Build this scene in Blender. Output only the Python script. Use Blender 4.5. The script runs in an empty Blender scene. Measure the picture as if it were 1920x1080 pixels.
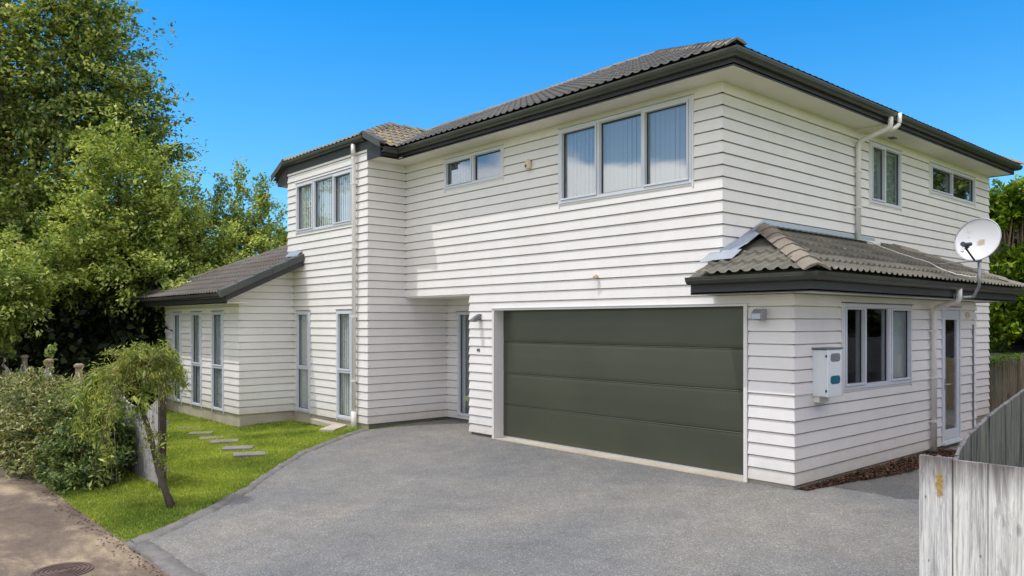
import bpy, bmesh, math, random
import numpy as np
from mathutils import Vector, Matrix
random.seed(7); rng = np.random.default_rng(11)
sc = bpy.context.scene
COL = sc.collection
rad = math.radians

# ------------------------------------------------------------------ camera
CAMP = Vector((4.92, -9.046, 2.08))
cam = bpy.data.cameras.new("camera"); camo = bpy.data.objects.new("camera", cam); COL.objects.link(camo)
camo.location = CAMP; camo.rotation_euler = (rad(90), 0, rad(48.475))
cam.lens = 27.34; cam.sensor_width = 36; cam.shift_y = 0.0339; cam.clip_end = 2000; cam.clip_start = 0.05
sc.camera = camo
FW = Vector((-.7487, .6630, 0)).normalized(); RT = Vector((.6630, .7487, 0)).normalized()

def at(px, py, d):                      # a point of the place at depth d (metres) along the sight line of the photo's pixel
    return CAMP + (FW + RT*((px-960)/1458) + Vector((0, 0, 1))*((605-py)/1458))*d

# ------------------------------------------------------------------ light
SUNV = Vector((.471, 1, -2.35)).normalized()
sun = bpy.data.lights.new("sun", 'SUN'); sun.energy = 2.4; sun.angle = rad(0.6); sun.color = (1, .97, .925)
suno = bpy.data.objects.new("sun", sun); COL.objects.link(suno); suno.rotation_euler = SUNV.to_track_quat('-Z', 'Y').to_euler()
W = bpy.data.worlds.new("World"); sc.world = W; W.use_nodes = True
nt = W.node_tree; nt.nodes.clear()
def wn(t, **k):
    n = nt.nodes.new(t)
    for a, b in k.items(): setattr(n, a, b)
    return n
L = nt.links.new
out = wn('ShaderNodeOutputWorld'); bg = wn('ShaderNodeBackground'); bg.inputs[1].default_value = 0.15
sky = wn('ShaderNodeTexSky', sky_type='NISHITA', sun_disc=False); sky.sun_elevation = rad(64.8); sky.sun_rotation = rad(205.2)
sky.air_density = 1.0; sky.dust_density = 0.3; sky.ozone_density = 2.0
tc = wn('ShaderNodeTexCoord')
sep = wn('ShaderNodeSeparateXYZ'); L(tc.outputs['Generated'], sep.inputs[0])
# deep polarised blue over the back of the place, paler and cloudy behind the street, brightened out of view as fill light
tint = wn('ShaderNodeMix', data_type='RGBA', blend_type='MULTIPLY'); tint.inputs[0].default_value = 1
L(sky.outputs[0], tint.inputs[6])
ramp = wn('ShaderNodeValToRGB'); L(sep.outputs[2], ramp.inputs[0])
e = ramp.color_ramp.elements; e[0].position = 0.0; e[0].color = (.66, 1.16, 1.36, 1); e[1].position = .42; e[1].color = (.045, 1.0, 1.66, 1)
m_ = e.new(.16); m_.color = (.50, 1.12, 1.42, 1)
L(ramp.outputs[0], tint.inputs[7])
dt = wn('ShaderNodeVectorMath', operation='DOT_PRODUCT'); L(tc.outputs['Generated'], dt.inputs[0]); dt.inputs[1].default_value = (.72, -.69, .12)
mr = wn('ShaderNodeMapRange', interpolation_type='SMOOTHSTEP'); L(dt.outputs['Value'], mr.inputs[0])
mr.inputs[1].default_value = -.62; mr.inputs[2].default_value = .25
# clouds: low bank mirrored in the windows, bright high ones added for fill light
mp = wn('ShaderNodeVectorMath', operation='MULTIPLY'); L(tc.outputs['Generated'], mp.inputs[0]); mp.inputs[1].default_value = (1, 1, 2.6)
ns = wn('ShaderNodeTexNoise'); ns.inputs['Scale'].default_value = 3.1; ns.inputs['Detail'].default_value = 7; ns.inputs['Roughness'].default_value = .52
L(mp.outputs[0], ns.inputs['Vector'])
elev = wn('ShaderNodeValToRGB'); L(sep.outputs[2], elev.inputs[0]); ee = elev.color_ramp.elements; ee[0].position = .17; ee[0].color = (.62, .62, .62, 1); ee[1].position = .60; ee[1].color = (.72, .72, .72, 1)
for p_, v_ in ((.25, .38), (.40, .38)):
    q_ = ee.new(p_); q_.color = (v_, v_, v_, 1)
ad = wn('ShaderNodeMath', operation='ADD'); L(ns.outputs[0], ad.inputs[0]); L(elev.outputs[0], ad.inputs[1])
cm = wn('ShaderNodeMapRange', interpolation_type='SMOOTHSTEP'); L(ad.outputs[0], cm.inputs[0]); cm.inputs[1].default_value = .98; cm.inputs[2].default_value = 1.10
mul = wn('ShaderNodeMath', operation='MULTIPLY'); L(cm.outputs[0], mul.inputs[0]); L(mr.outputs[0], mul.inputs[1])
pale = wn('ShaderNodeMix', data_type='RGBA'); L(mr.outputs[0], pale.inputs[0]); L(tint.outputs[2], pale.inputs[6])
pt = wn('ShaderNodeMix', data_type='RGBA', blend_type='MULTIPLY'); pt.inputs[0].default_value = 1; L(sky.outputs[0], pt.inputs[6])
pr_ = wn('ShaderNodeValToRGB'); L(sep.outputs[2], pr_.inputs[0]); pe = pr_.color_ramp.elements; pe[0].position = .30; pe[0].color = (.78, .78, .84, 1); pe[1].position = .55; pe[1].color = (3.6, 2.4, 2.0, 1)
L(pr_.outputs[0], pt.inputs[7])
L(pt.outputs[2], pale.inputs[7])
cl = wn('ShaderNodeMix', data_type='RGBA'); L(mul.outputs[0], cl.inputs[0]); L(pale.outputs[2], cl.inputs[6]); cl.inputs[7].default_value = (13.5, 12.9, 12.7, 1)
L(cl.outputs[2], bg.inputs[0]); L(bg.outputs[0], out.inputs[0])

sc.view_settings.view_transform = 'Standard'; sc.view_settings.look = 'None'; sc.view_settings.gamma = 1
sc.view_settings.exposure = -0.11
sc.cycles.max_bounces = 8; sc.cycles.transparent_max_bounces = 12

# ------------------------------------------------------------------ materials
def mat(name, color=(.5, .5, .5), rough=.6, spec=.4, metal=0, build=None):
    m = bpy.data.materials.new(name); m.use_nodes = True
    b = m.node_tree.nodes['Principled BSDF']
    b.inputs['Base Color'].default_value = (*color, 1); b.inputs['Roughness'].default_value = rough
    b.inputs['Specular IOR Level'].default_value = spec; b.inputs['Metallic'].default_value = metal
    if build: build(m.node_tree, b)
    return m
def tcoord(t, scale=(1, 1, 1), kind='Object'):
    c = t.nodes.new('ShaderNodeTexCoord'); mpp = t.nodes.new('ShaderNodeMapping'); mpp.inputs['Scale'].default_value = scale
    t.links.new(c.outputs[kind], mpp.inputs[0]); return mpp.outputs[0]
def noise(t, vec, scale, detail=4, rough=.55, dist=0):
    n = t.nodes.new('ShaderNodeTexNoise'); n.inputs['Scale'].default_value = scale; n.inputs['Detail'].default_value = detail
    n.inputs['Roughness'].default_value = rough; n.inputs['Distortion'].default_value = dist
    t.links.new(vec, n.inputs['Vector']); return n.outputs[0]
def rampn(t, fac, stops):
    r = t.nodes.new('ShaderNodeValToRGB'); el = r.color_ramp.elements
    el[0].position = stops[0][0]; el[0].color = (*stops[0][1], 1); el[1].position = stops[-1][0]; el[1].color = (*stops[-1][1], 1)
    for p, c in stops[1:-1]:
        q = el.new(p); q.color = (*c, 1)
    t.links.new(fac, r.inputs[0]); return r.outputs[0]
def mixc(t, fac, a, b, mode='MIX'):
    n = t.nodes.new('ShaderNodeMix'); n.data_type = 'RGBA'; n.blend_type = mode
    for s, v in ((n.inputs[0], fac), (n.inputs[6], a), (n.inputs[7], b)):
        if hasattr(v, 'is_output'): t.links.new(v, s)
        elif isinstance(v, (int, float)): s.default_value = v
        else: s.default_value = (*v, 1)
    return n.outputs[2]
def bump(t, b, h, strength=.3, dist=.01):
    n = t.nodes.new('ShaderNodeBump'); n.inputs['Strength'].default_value = strength; n.inputs['Distance'].default_value = dist
    t.links.new(h, n.inputs['Height']); t.links.new(n.outputs[0], b.inputs['Normal'])
def island(t):
    g = t.nodes.new('ShaderNodeNewGeometry'); return g.outputs['Random Per Island']

def b_paint(base, streak=.05, splash=False):
    def f(t, b):
        v = tcoord(t)
        n1 = noise(t, v, .9, 5, .6); n2 = noise(t, tcoord(t, (1, 1, .5)), 2.3, 6, .7)
        a = rampn(t, n1, [(.3, tuple(c*(1-streak) for c in base)), (.7, base)])
        d = rampn(t, n2, [(.30, (.93, .92, .90)), (.6, (1, 1, 1))])
        c = mixc(t, .8, a, d, 'MULTIPLY'); c = mixc(t, 1, c, rampn(t, island(t), [(0, (.965, .962, .955)), (1, (1.01, 1.01, 1.01))]), 'MULTIPLY'); t.links.new(c, b.inputs['Base Color'])
        if splash:
            cc = t.nodes.new('ShaderNodeTexCoord'); sp = t.nodes.new('ShaderNodeSeparateXYZ'); t.links.new(cc.outputs['Object'], sp.inputs[0])
            m1 = t.nodes.new('ShaderNodeMath'); m1.operation = 'MULTIPLY_ADD'; t.links.new(noise(t, tcoord(t, (2, 2, 5)), 2.2, 6, .7), m1.inputs[0]); m1.inputs[1].default_value = -.55; t.links.new(sp.outputs[2], m1.inputs[2])
            mr2 = t.nodes.new('ShaderNodeMapRange'); mr2.inputs[1].default_value = -.24; mr2.inputs[2].default_value = .10; mr2.inputs[3].default_value = .45; mr2.inputs[4].default_value = 0; t.links.new(m1.outputs[0], mr2.inputs[0])
            c = mixc(t, mr2.outputs[0], c, (.42, .37, .30)); t.links.new(c, b.inputs['Base Color'])
        bump(t, b, noise(t, tcoord(t, (3, 3, 40)), 6, 4, .6), .10, .004)
    return f
M = {}
M['board'] = mat('weatherboard_paint', rough=.48, spec=.35, build=b_paint((.795, .775, .768), .05, True))
M['soffit'] = mat('soffit_paint', rough=.6, build=b_paint((.80, .765, .70), .05))
M['trimwhite'] = mat('white_trim', rough=.4, build=b_paint((.76, .75, .74), .04))
M['pvc'] = mat('white_pvc', rough=.35, build=b_paint((.78, .76, .75), .05))
M['alu'] = mat('powder_coat_grey', (.60, .63, .70), .38, .5)
M['alu_dark'] = mat('gasket', (.03, .03, .035), .5)
M['alu_light'] = mat('bare_aluminium', (.62, .63, .65), .35, .5, .6)
def b_fascia(t, b):
    n = noise(t, tcoord(t, (1, 1, 4)), 2.2, 5); t.links.new(rampn(t, n, [(.3, (.028, .029, .033)), (.75, (.045, .045, .049))]), b.inputs['Base Color'])
M['fascia'] = mat('fascia_paint', rough=.5, build=b_fascia)
def b_gutter(t, b):
    n = noise(t, tcoord(t, (1, 1, 1)), 1.7, 6, .65); n2 = noise(t, tcoord(t), 7, 5, .7)
    c = rampn(t, n, [(.3, (.030, .033, .031)), (.6, (.055, .058, .052))]); l = rampn(t, n2, [(.66, (0, 0, 0)), (.76, (1, 1, 1))])
    t.links.new(mixc(t, l, c, (.25, .23, .17)), b.inputs['Base Color'])
M['gutter'] = mat('gutter_coating', rough=.35, spec=.5, build=b_gutter)
def b_tile(dark, light, lich, amt):
    def f(t, b):
        v = tcoord(t); n = noise(t, v, .8, 6, .6); n2 = noise(t, v, 26, 5, .7); n3 = noise(t, v, 5, 6, .7)
        c = rampn(t, n, [(.3, dark), (.7, light)])
        c = mixc(t, .5, c, rampn(t, n2, [(.3, (.55, .55, .55)), (.7, (1.25, 1.25, 1.25))]), 'MULTIPLY')
        c = mixc(t, rampn(t, n3, [(amt, (0, 0, 0)), (amt+.07, (1, 1, 1))]), c, lich)
        t.links.new(c, b.inputs['Base Color']); bump(t, b, n2, .35, .006)
    return f
M['tile'] = mat('concrete_tile', rough=.8, build=b_tile((.055, .054, .051), (.120, .116, .106), (.26, .235, .185), .65))
M['tile_porch'] = mat('concrete_tile_green_grey', rough=.8, build=b_tile((.060, .058, .050), (.185, .178, .145), (.29, .27, .215), .63))
M['tile_lean'] = mat('concrete_tile_brown', rough=.8, build=b_tile((.072, .064, .057), (.150, .132, .118), (.23, .20, .17), .7))
M['cap'] = mat('ridge_cap_concrete', rough=.85, build=b_tile((.12, .105, .09), (.32, .28, .23), (.42, .26, .10), .68))
M['cap_dark'] = mat('verge_tile_paint', rough=.6, build=b_tile((.055, .06, .058), (.10, .105, .10), (.20, .20, .17), .72))
M['lichen'] = mat('orange_lichen_tile', rough=.9, build=b_tile((.13, .12, .10), (.27, .24, .18), (.50, .32, .07), .575))
M['flash'] = mat('lead_flashing', (.46, .52, .60), .35, .5, .5)
def b_door(t, b):
    n = noise(t, tcoord(t, (1, 1, 30)), 3, 5, .6); n2 = noise(t, tcoord(t, (.6, .6, 1)), 1.0, 4)
    t.links.new(rampn(t, n2, [(.3, (.044, .049, .033)), (.7, (.058, .066, .041))]), b.inputs['Base Color']); bump(t, b, n, .12, .003)
M['gdoor'] = mat('garage_door_coating', rough=.36, spec=.6, build=b_door)
def b_conc(a, c2, sc_=1.0, stain=(.6, .6, .55)):
    def f(t, b):
        v = tcoord(t); n = noise(t, v, 1.5*sc_, 6, .65); n2 = noise(t, v, 40*sc_, 4, .7)
        c = rampn(t, n, [(.3, a), (.7, c2)]); c = mixc(t, .6, c, rampn(t, n2, [(.3, stain), (.7, (1.1, 1.1, 1.1))]), 'MULTIPLY')
        t.links.new(c, b.inputs['Base Color']); bump(t, b, n2, .4, .01)
    return f
M['plinth'] = mat('foundation_concrete', rough=.85, build=b_conc((.40, .36, .29), (.58, .53, .44)))
M['plinth_dark'] = mat('foundation_dark', rough=.85, build=b_conc((.12, .12, .115), (.2, .2, .19)))
M['kerb'] = mat('kerb_concrete', rough=.9, build=b_conc((.12, .115, .112), (.25, .238, .225), 3, (.45, .45, .45)))
M['paver'] = mat('paver_concrete', rough=.9, build=b_conc((.16, .145, .13), (.29, .265, .24), 2))
def b_drive(t, b):
    v = tcoord(t); big = noise(t, v, .35, 4, .55); mid = noise(t, v, 3.2, 5, .65)
    vo = t.nodes.new('ShaderNodeTexVoronoi'); vo.inputs['Scale'].default_value = 105; t.links.new(v, vo.inputs['Vector'])
    sp = t.nodes.new('ShaderNodeSeparateColor'); t.links.new(vo.outputs['Color'], sp.inputs[0])
    c = rampn(t, sp.outputs[0], [(0, (.11, .112, .112)), (.5, (.175, .175, .172)), (.85, (.205, .202, .197)), (1, (.33, .325, .315))])
    c = mixc(t, 1, c, rampn(t, big, [(.33, (.80, .84, .89)), (.67, (1.20, 1.15, 1.07))]), 'MULTIPLY')
    c = mixc(t, .8, c, rampn(t, mid, [(.25, (.80, .80, .80)), (.75, (1.18, 1.18, 1.18))]), 'MULTIPLY')
    st = noise(t, tcoord(t, (1, .7, 1)), 1.15, 6, .7, .6)
    c = mixc(t, 1, c, rampn(t, st, [(.36, (1.12, 1.11, 1.08)), (.47, (1, 1, 1)), (.58, (1, 1, 1)), (.70, (.84, .84, .85))]), 'MULTIPLY')
    sp2 = t.nodes.new('ShaderNodeTexVoronoi'); sp2.inputs['Scale'].default_value = 2.4; t.links.new(v, sp2.inputs['Vector'])
    c = mixc(t, rampn(t, sp2.outputs['Distance'], [(.015, (.55, .55, .55)), (.04, (0, 0, 0))]), c, (.45, .43, .38))
    t.links.new(c, b.inputs['Base Color']); bump(t, b, vo.outputs['Distance'], .3, .006)
M['drive'] = mat('driveway_chip_seal', rough=.85, spec=.3, build=b_drive)
def b_road(t, b):
    v = tcoord(t); n = noise(t, tcoord(t, (.8, 1.6, 1)), .9, 6, .62, .4); n2 = noise(t, v, 38, 5, .75); n3 = noise(t, v, 4, 6, .7)
    c = rampn(t, n, [(.34, (.115, .088, .074)), (.50, (.18, .14, .11)), (.64, (.38, .31, .215))])
    c = mixc(t, .75, c, rampn(t, n2, [(.25, (.5, .5, .5)), (.75, (1.35, 1.32, 1.3))]), 'MULTIPLY')
    c = mixc(t, .6, c, rampn(t, n3, [(.3, (.75, .74, .72)), (.7, (1.15, 1.15, 1.12))]), 'MULTIPLY')
    t.links.new(c, b.inputs['Base Color']); bump(t, b, n2, .5, .01)
M['road'] = mat('worn_lane_surface', rough=.9, spec=.2, build=b_road)
def b_soil(t, b):
    v = tcoord(t); n = noise(t, v, 1.2, 6, .65); n2 = noise(t, v, 14, 5, .7)
    c = rampn(t, n, [(.3, (.15, .22, .03)), (.55, (.21, .27, .04)), (.75, (.32, .34, .09))])
    c = mixc(t, .6, c, rampn(t, n2, [(.3, (.6, .65, .5)), (.7, (1.2, 1.2, 1.1))]), 'MULTIPLY')
    t.links.new(c, b.inputs['Base Color']); bump(t, b, n2, .5, .02)
M['ground'] = mat('turf_ground', rough=.95, spec=.1, build=b_soil)
M['soil'] = mat('dark_soil', rough=.95, build=b_conc((.02, .022, .012), (.05, .045, .03)))
def leafmat(name, cols, trans=.35, rough=.5, patch=1.3):
    m = bpy.data.materials.new(name); m.use_nodes = True; t = m.node_tree
    b = t.nodes['Principled BSDF']; b.inputs['Roughness'].default_value = rough; b.inputs['Specular IOR Level'].default_value = .3
    r = rampn(t, island(t), [(i/(len(cols)-1), c) for i, c in enumerate(cols)])
    n = noise(t, tcoord(t), patch, 3, .5)
    c = mixc(t, 1, r, rampn(t, n, [(.34, (.52, .62, .62)), (.66, (1.42, 1.34, 1.35))]), 'MULTIPLY')
    t.links.new(c, b.inputs['Base Color'])
    tr = t.nodes.new('ShaderNodeBsdfTranslucent'); t.links.new(mixc(t, 1, c, (1.15, 1.15, .6), 'MULTIPLY'), tr.inputs[0])
    ms = t.nodes.new('ShaderNodeMixShader'); ms.inputs[0].default_value = trans
    t.links.new(b.outputs[0], ms.inputs[1]); t.links.new(tr.outputs[0], ms.inputs[2])
    t.links.new(ms.outputs[0], t.nodes['Material Output'].inputs[0]); return m
M['leafA'] = leafmat('leaf_dark_green', [(.09, .145, .045), (.17, .235, .065), (.31, .37, .11), (.50, .52, .20)], .38, .42)
M['leafB'] = leafmat('leaf_light_green', [(.12, .19, .045), (.24, .32, .07), (.41, .48, .13), (.60, .63, .24)], .38, .42)
M['leafC'] = leafmat('leaf_mid_green', [(.09, .15, .045), (.19, .26, .07), (.35, .41, .13)], .38, .42)
M['leafD'] = leafmat('leaf_shade_tone', [(.012, .02, .007), (.022, .036, .010)], .15)  # near-black leaf colour stands in for deep shade under the canopy
M['hedge'] = leafmat('hedge_leaf', [(.065, .10, .035), (.14, .175, .06), (.27, .28, .11), (.48, .45, .23)], .25, .5, 2.5)
M['hedge2'] = leafmat('hedge_leaf_dark', [(.06, .11, .04), (.13, .20, .06), (.27, .33, .11)], .25, .5, 2.5)
M['weep'] = leafmat('weeping_leaf', [(.14, .20, .05), (.27, .34, .07), (.50, .53, .12)], .3, .5, 4)
M['glossleaf'] = leafmat('glossy_leaf', [(0.081, 0.162, 0.016), (0.162, 0.270, 0.020), (0.324, 0.405, 0.027)], .3, .3, 1.6)
M['strap'] = leafmat('strap_leaf', [(.10, .22, .02), (.20, .36, .03)], .3, .35, 3)
M['grass'] = leafmat('grass_blade', [(.19, .28, .035), (.29, .37, .045), (.44, .47, .12)], .3, .6, .9)
def b_bark(a, c2):
    def f(t, b):
        n = noise(t, tcoord(t, (1, 1, .25)), 14, 6, .7); t.links.new(rampn(t, n, [(.3, a), (.7, c2)]), b.inputs['Base Color']); bump(t, b, n, .7, .02)
    return f
M['bark'] = mat('bark', rough=.9, build=b_bark((.04, .032, .025), (.12, .10, .08)))
M['twig'] = mat('pale_twig', rough=.9, build=b_bark((.16, .11, .07), (.36, .27, .17)))
M['mulch'] = mat('bark_chip', rough=.9, build=lambda t, b: t.links.new(rampn(t, island(t), [(0, (.035, .018, .012)), (.6, (.10, .045, .025)), (1, (.22, .12, .07))]), b.inputs['Base Color']))
def b_wood(dark, light, stain, topz=None, lichen=False):
    def f(t, b):
        v = tcoord(t, (1, 1, .035)); g = noise(t, v, 75, 7, .75, .8); s = noise(t, tcoord(t, (1, 1, .14)), 11, 7, .72, .9); isl = island(t)
        c = rampn(t, g, [(.36, dark), (.58, light)])
        c = mixc(t, rampn(t, s, [(.53, (0, 0, 0)), (.64, (.8, .8, .8))]), c, stain)
        c = mixc(t, 1, c, rampn(t, isl, [(0, (.88, .88, .90)), (1, (1.08, 1.07, 1.04))]), 'MULTIPLY')
        cc = t.nodes.new('ShaderNodeTexCoord')
        if topz is not None:   # grime soaked into the end grain along the top edge
            sp = t.nodes.new('ShaderNodeSeparateXYZ'); t.links.new(cc.outputs['Object'], sp.inputs[0])
            ad_ = t.nodes.new('ShaderNodeMath'); ad_.operation = 'MULTIPLY_ADD'; t.links.new(s, ad_.inputs[0]); ad_.inputs[1].default_value = .34; t.links.new(sp.outputs[2], ad_.inputs[2])
            mrr = t.nodes.new('ShaderNodeMapRange'); mrr.inputs[1].default_value = topz-.01; mrr.inputs[2].default_value = topz+.17; mrr.inputs[4].default_value = .85; t.links.new(ad_.outputs[0], mrr.inputs[0])
            c = mixc(t, mrr.outputs[0], c, (.10, .08, .085))
        kn = t.nodes.new('ShaderNodeTexVoronoi'); kn.inputs['Scale'].default_value = 1; t.links.new(tcoord(t, (5.1, 5.1, 2.3)), kn.inputs['Vector'])
        c = mixc(t, rampn(t, kn.outputs['Distance'], [(.05, (.85, .85, .85)), (.12, (0, 0, 0))]), c, (.12, .10, .10))
        kf = t.nodes.new('ShaderNodeTexVoronoi'); kf.inputs['Scale'].default_value = 1; t.links.new(tcoord(t, (11, 11, 6)), kf.inputs['Vector']); c = mixc(t, rampn(t, kf.outputs['Distance'], [(.03, (.8, .8, .8)), (.07, (0, 0, 0))]), c, (.10, .09, .09))
        if lichen:
            ds = t.nodes.new('ShaderNodeVectorMath'); ds.operation = 'DISTANCE'; t.links.new(tcoord(t, (1, 1, .28)), ds.inputs[0]); ds.inputs[1].default_value = (lichen[0], lichen[1], lichen[2]*.28)
            a2 = t.nodes.new('ShaderNodeMath'); a2.operation = 'MULTIPLY_ADD'; t.links.new(noise(t, tcoord(t), 30, 3), a2.inputs[0]); a2.inputs[1].default_value = .03; t.links.new(ds.outputs['Value'], a2.inputs[2])
            c = mixc(t, rampn(t, a2.outputs[0], [(.028, (1, 1, 1)), (.038, (0, 0, 0))]), c, rampn(t, noise(t, tcoord(t), 60, 4, .7), [(.35, (.24, .17, .08)), (.6, (.45, .29, .08))]))
        t.links.new(c, b.inputs['Base Color']); bump(t, b, g, .5, .006)
    return f
M['wood_white'] = mat('weathered_pale_board', rough=.8, spec=.2, build=b_wood((.33, .325, .345), (.76, .75, .755), (.30, .285, .31), 1.55, (.105, -.03, 1.41)))
M['wood_grey'] = mat('weathered_grey_board', rough=.85, spec=.2, build=b_wood((.055, .055, .06), (.185, .182, .19), (.05, .048, .052)))
M['wood_old'] = mat('old_grey_board', rough=.85, spec=.2, build=b_wood((.25, .245, .25), (.52, .51, .52), (.26, .25, .26)))
M['wood_brown'] = mat('mossy_brown_board', rough=.9, spec=.2, build=b_wood((.12, .10, .07), (.36, .30, .22), (.10, .10, .06)))
M['post'] = mat('dark_post', rough=.9, build=b_wood((.035, .028, .02), (.085, .068, .05), (.025, .02, .016)))
M['stone_post'] = mat('post_end_grain', rough=.9, build=b_wood((.16, .12, .09), (.32, .25, .19), (.1, .08, .06)))
def glassmat(name, ior, base=(.95, .97, .97), lo=0.0):
    m = bpy.data.materials.new(name); m.use_nodes = True; t = m.node_tree; t.nodes.clear()
    o = t.nodes.new('ShaderNodeOutputMaterial'); tr = t.nodes.new('ShaderNodeBsdfTransparent'); tr.inputs[0].default_value = (*base, 1)
    gl = t.nodes.new('ShaderNodeBsdfGlossy'); gl.inputs['Roughness'].default_value = .015
    fr = t.nodes.new('ShaderNodeFresnel'); gg = t.nodes.new('ShaderNodeNewGeometry'); ma = t.nodes.new('ShaderNodeMath'); ma.operation = 'MULTIPLY_ADD'
    t.links.new(gg.outputs['Backfacing'], ma.inputs[0]); ma.inputs[1].default_value = 1/ior-ior; ma.inputs[2].default_value = ior; t.links.new(ma.outputs[0], fr.inputs[0])
    bp = t.nodes.new('ShaderNodeBump'); bp.inputs['Strength'].default_value = .035; bp.inputs['Distance'].default_value = .02
    t.links.new(noise(t, tcoord(t), 1.6, 2), bp.inputs['Height']); t.links.new(bp.outputs[0], gl.inputs['Normal'])
    ms = t.nodes.new('ShaderNodeMixShader'); t.links.new(fr.outputs[0], ms.inputs[0]); t.links.new(tr.outputs[0], ms.inputs[1]); t.links.new(gl.outputs[0], ms.inputs[2])
    t.links.new(ms.outputs[0], o.inputs[0]); return m
M['glass'] = glassmat('window_glass', 1.95)
M['glass_up'] = glassmat('reflective_window_glass', 3.1, (.78, .84, .86))
M['blind'] = mat('blind_fabric', (.82, .84, .83), .8, .2)
M['curtain'] = mat('sheer_curtain', (.58, .63, .65), .9, .1)
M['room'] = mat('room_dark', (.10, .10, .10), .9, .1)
M['meter'] = mat('meter_box_white', (.74, .78, .82), .35, .4)
M['meter_grey'] = mat('meter_grille', (.20, .21, .23), .5)
M['teal'] = mat('meter_teal_panel', (.010, .14, .22), .3, .5)
M['black'] = mat('black_plastic', (.015, .015, .017), .4)
M['lampgrey'] = mat('lamp_grey_metal', (.16, .17, .20), .4, .5, .2)
M['beige'] = mat('beige_plastic', (.66, .58, .40), .45)
def b_dish(t, b):
    n = noise(t, tcoord(t), 3.2, 4, .6); n2 = noise(t, tcoord(t), 9, 5, .7)
    ds = t.nodes.new('ShaderNodeVectorMath'); ds.operation = 'DISTANCE'; t.links.new(tcoord(t), ds.inputs[0]); ds.name = 'spot'
    a2 = t.nodes.new('ShaderNodeMath'); a2.operation = 'MULTIPLY_ADD'; t.links.new(noise(t, tcoord(t), 14, 4, .7), a2.inputs[0]); a2.inputs[1].default_value = .12; t.links.new(ds.outputs['Value'], a2.inputs[2])
    a = mixc(t, rampn(t, a2.outputs[0], [(.095, (.8, .8, .8)), (.125, (0, 0, 0))]), (.64, .65, .69), (.36, .27, .17))
    t.links.new(mixc(t, rampn(t, n2, [(.60, (0, 0, 0)), (.68, (.8, .8, .8))]), a, (.46, .42, .30)), b.inputs['Base Color'])
M['dish'] = mat('dish_enamel', rough=.35, spec=.5, build=b_dish)
M['galv'] = mat('galvanised_steel', (.40, .42, .46), .4, .5, .6)
M['navy'] = mat('dark_blue_plastic', (.035, .045, .075), .4)
M['cable'] = mat('white_cable', (.55, .53, .50), .5)
M['iron'] = mat('rusty_iron', rough=.7, metal=.2, build=b_conc((.10, .065, .055), (.19, .13, .11), 3))

# ------------------------------------------------------------------ builders
ORG = {}
class MB:
    def __init__(s): s.v = []; s.f = []
    def add(s, vs, fs):
        o = len(s.v); s.v += [tuple(p) for p in vs]; s.f += [tuple(i+o for i in f) for f in fs]
    def quad(s, a, b, c, d): s.add([a, b, c, d], [(0, 1, 2, 3)])
    def box(s, a, b):
        x0, y0, z0 = a; x1, y1, z1 = b
        s.add([(x0,y0,z0),(x1,y0,z0),(x1,y1,z0),(x0,y1,z0),(x0,y0,z1),(x1,y0,z1),(x1,y1,z1),(x0,y1,z1)],
              [(3,2,1,0),(4,5,6,7),(0,1,5,4),(1,2,6,5),(2,3,7,6),(3,0,4,7)])
    def fbox(s, fr, u0, u1, n0, n1, z0, z1):      # box in a wall frame
        P = [fr(u, n, z) for z in (z0, z1) for (u, n) in ((u0, n0), (u1, n0), (u1, n1), (u0, n1))]
        s.add(P, [(3,2,1,0),(4,5,6,7),(0,1,5,4),(1,2,6,5),(2,3,7,6),(3,0,4,7)])
    def extrude(s, prof, A, B, up=Vector((0,0,1)), cap=True):   # prof (a,b): a along side vector, b along up
        A = Vector(A); B = Vector(B); t = (B-A).normalized(); side = t.cross(up).normalized(); u2 = side.cross(t)
        n = len(prof); P = [A+side*a+u2*b for a, b in prof]+[B+side*a+u2*b for a, b in prof]
        F = [(i, (i+1) % n, n+(i+1) % n, n+i) for i in range(n)]
        if cap: F += [tuple(range(n))[::-1], tuple(range(n, 2*n))]
        s.add(P, F)
    def tube(s, pts, r, n=8, cap=True):
        pts = [Vector(p) for p in pts]; rs = r if isinstance(r, (list, tuple)) else [r]*len(pts)
        P = []; ref = Vector((.13, .31, .94))
        for i, p in enumerate(pts):
            t = (pts[min(i+1, len(pts)-1)]-pts[max(i-1, 0)]).normalized()
            a = t.cross(ref)
            if a.length < .1: a = t.cross(Vector((1, 0, 0)))
            a.normalize(); b = t.cross(a)
            P += [p+(a*math.cos(2*math.pi*k/n)+b*math.sin(2*math.pi*k/n))*rs[i] for k in range(n)]
        F = []
        for i in range(len(pts)-1):
            for k in range(n): F.append((i*n+k, i*n+(k+1) % n, (i+1)*n+(k+1) % n, (i+1)*n+k))
        if cap: F += [tuple(range(n))[::-1], tuple(range((len(pts)-1)*n, len(pts)*n))]
        s.add(P, F)
    def build(s, name, m, parent=None, smooth=False, bevel=0):
        me = bpy.data.meshes.new(name); o = ORG.get(parent.name, Vector((0, 0, 0))) if parent else Vector((0, 0, 0))
        me.from_pydata([(p[0]-o[0], p[1]-o[1], p[2]-o[2]) for p in s.v], [], s.f); me.update()
        for mm in (m if isinstance(m, (list, tuple)) else [m]): me.materials.append(mm)
        ob = bpy.data.objects.new(name, me); COL.objects.link(ob)
        if parent: ob.parent = parent; ORG[ob.name] = o
        if smooth: me.polygons.foreach_set('use_smooth', [True]*len(me.polygons))
        if bevel:
            bv = ob.modifiers.new('bevel', 'BEVEL'); bv.width = bevel; bv.segments = 2; bv.limit_method = 'ANGLE'
        return ob
def tag(o, label=None, cat=None, group=None, kind=None):
    if label: o['label'] = label
    if cat: o['category'] = cat
    if group: o['group'] = group
    if kind: o['kind'] = kind
    return o
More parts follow.
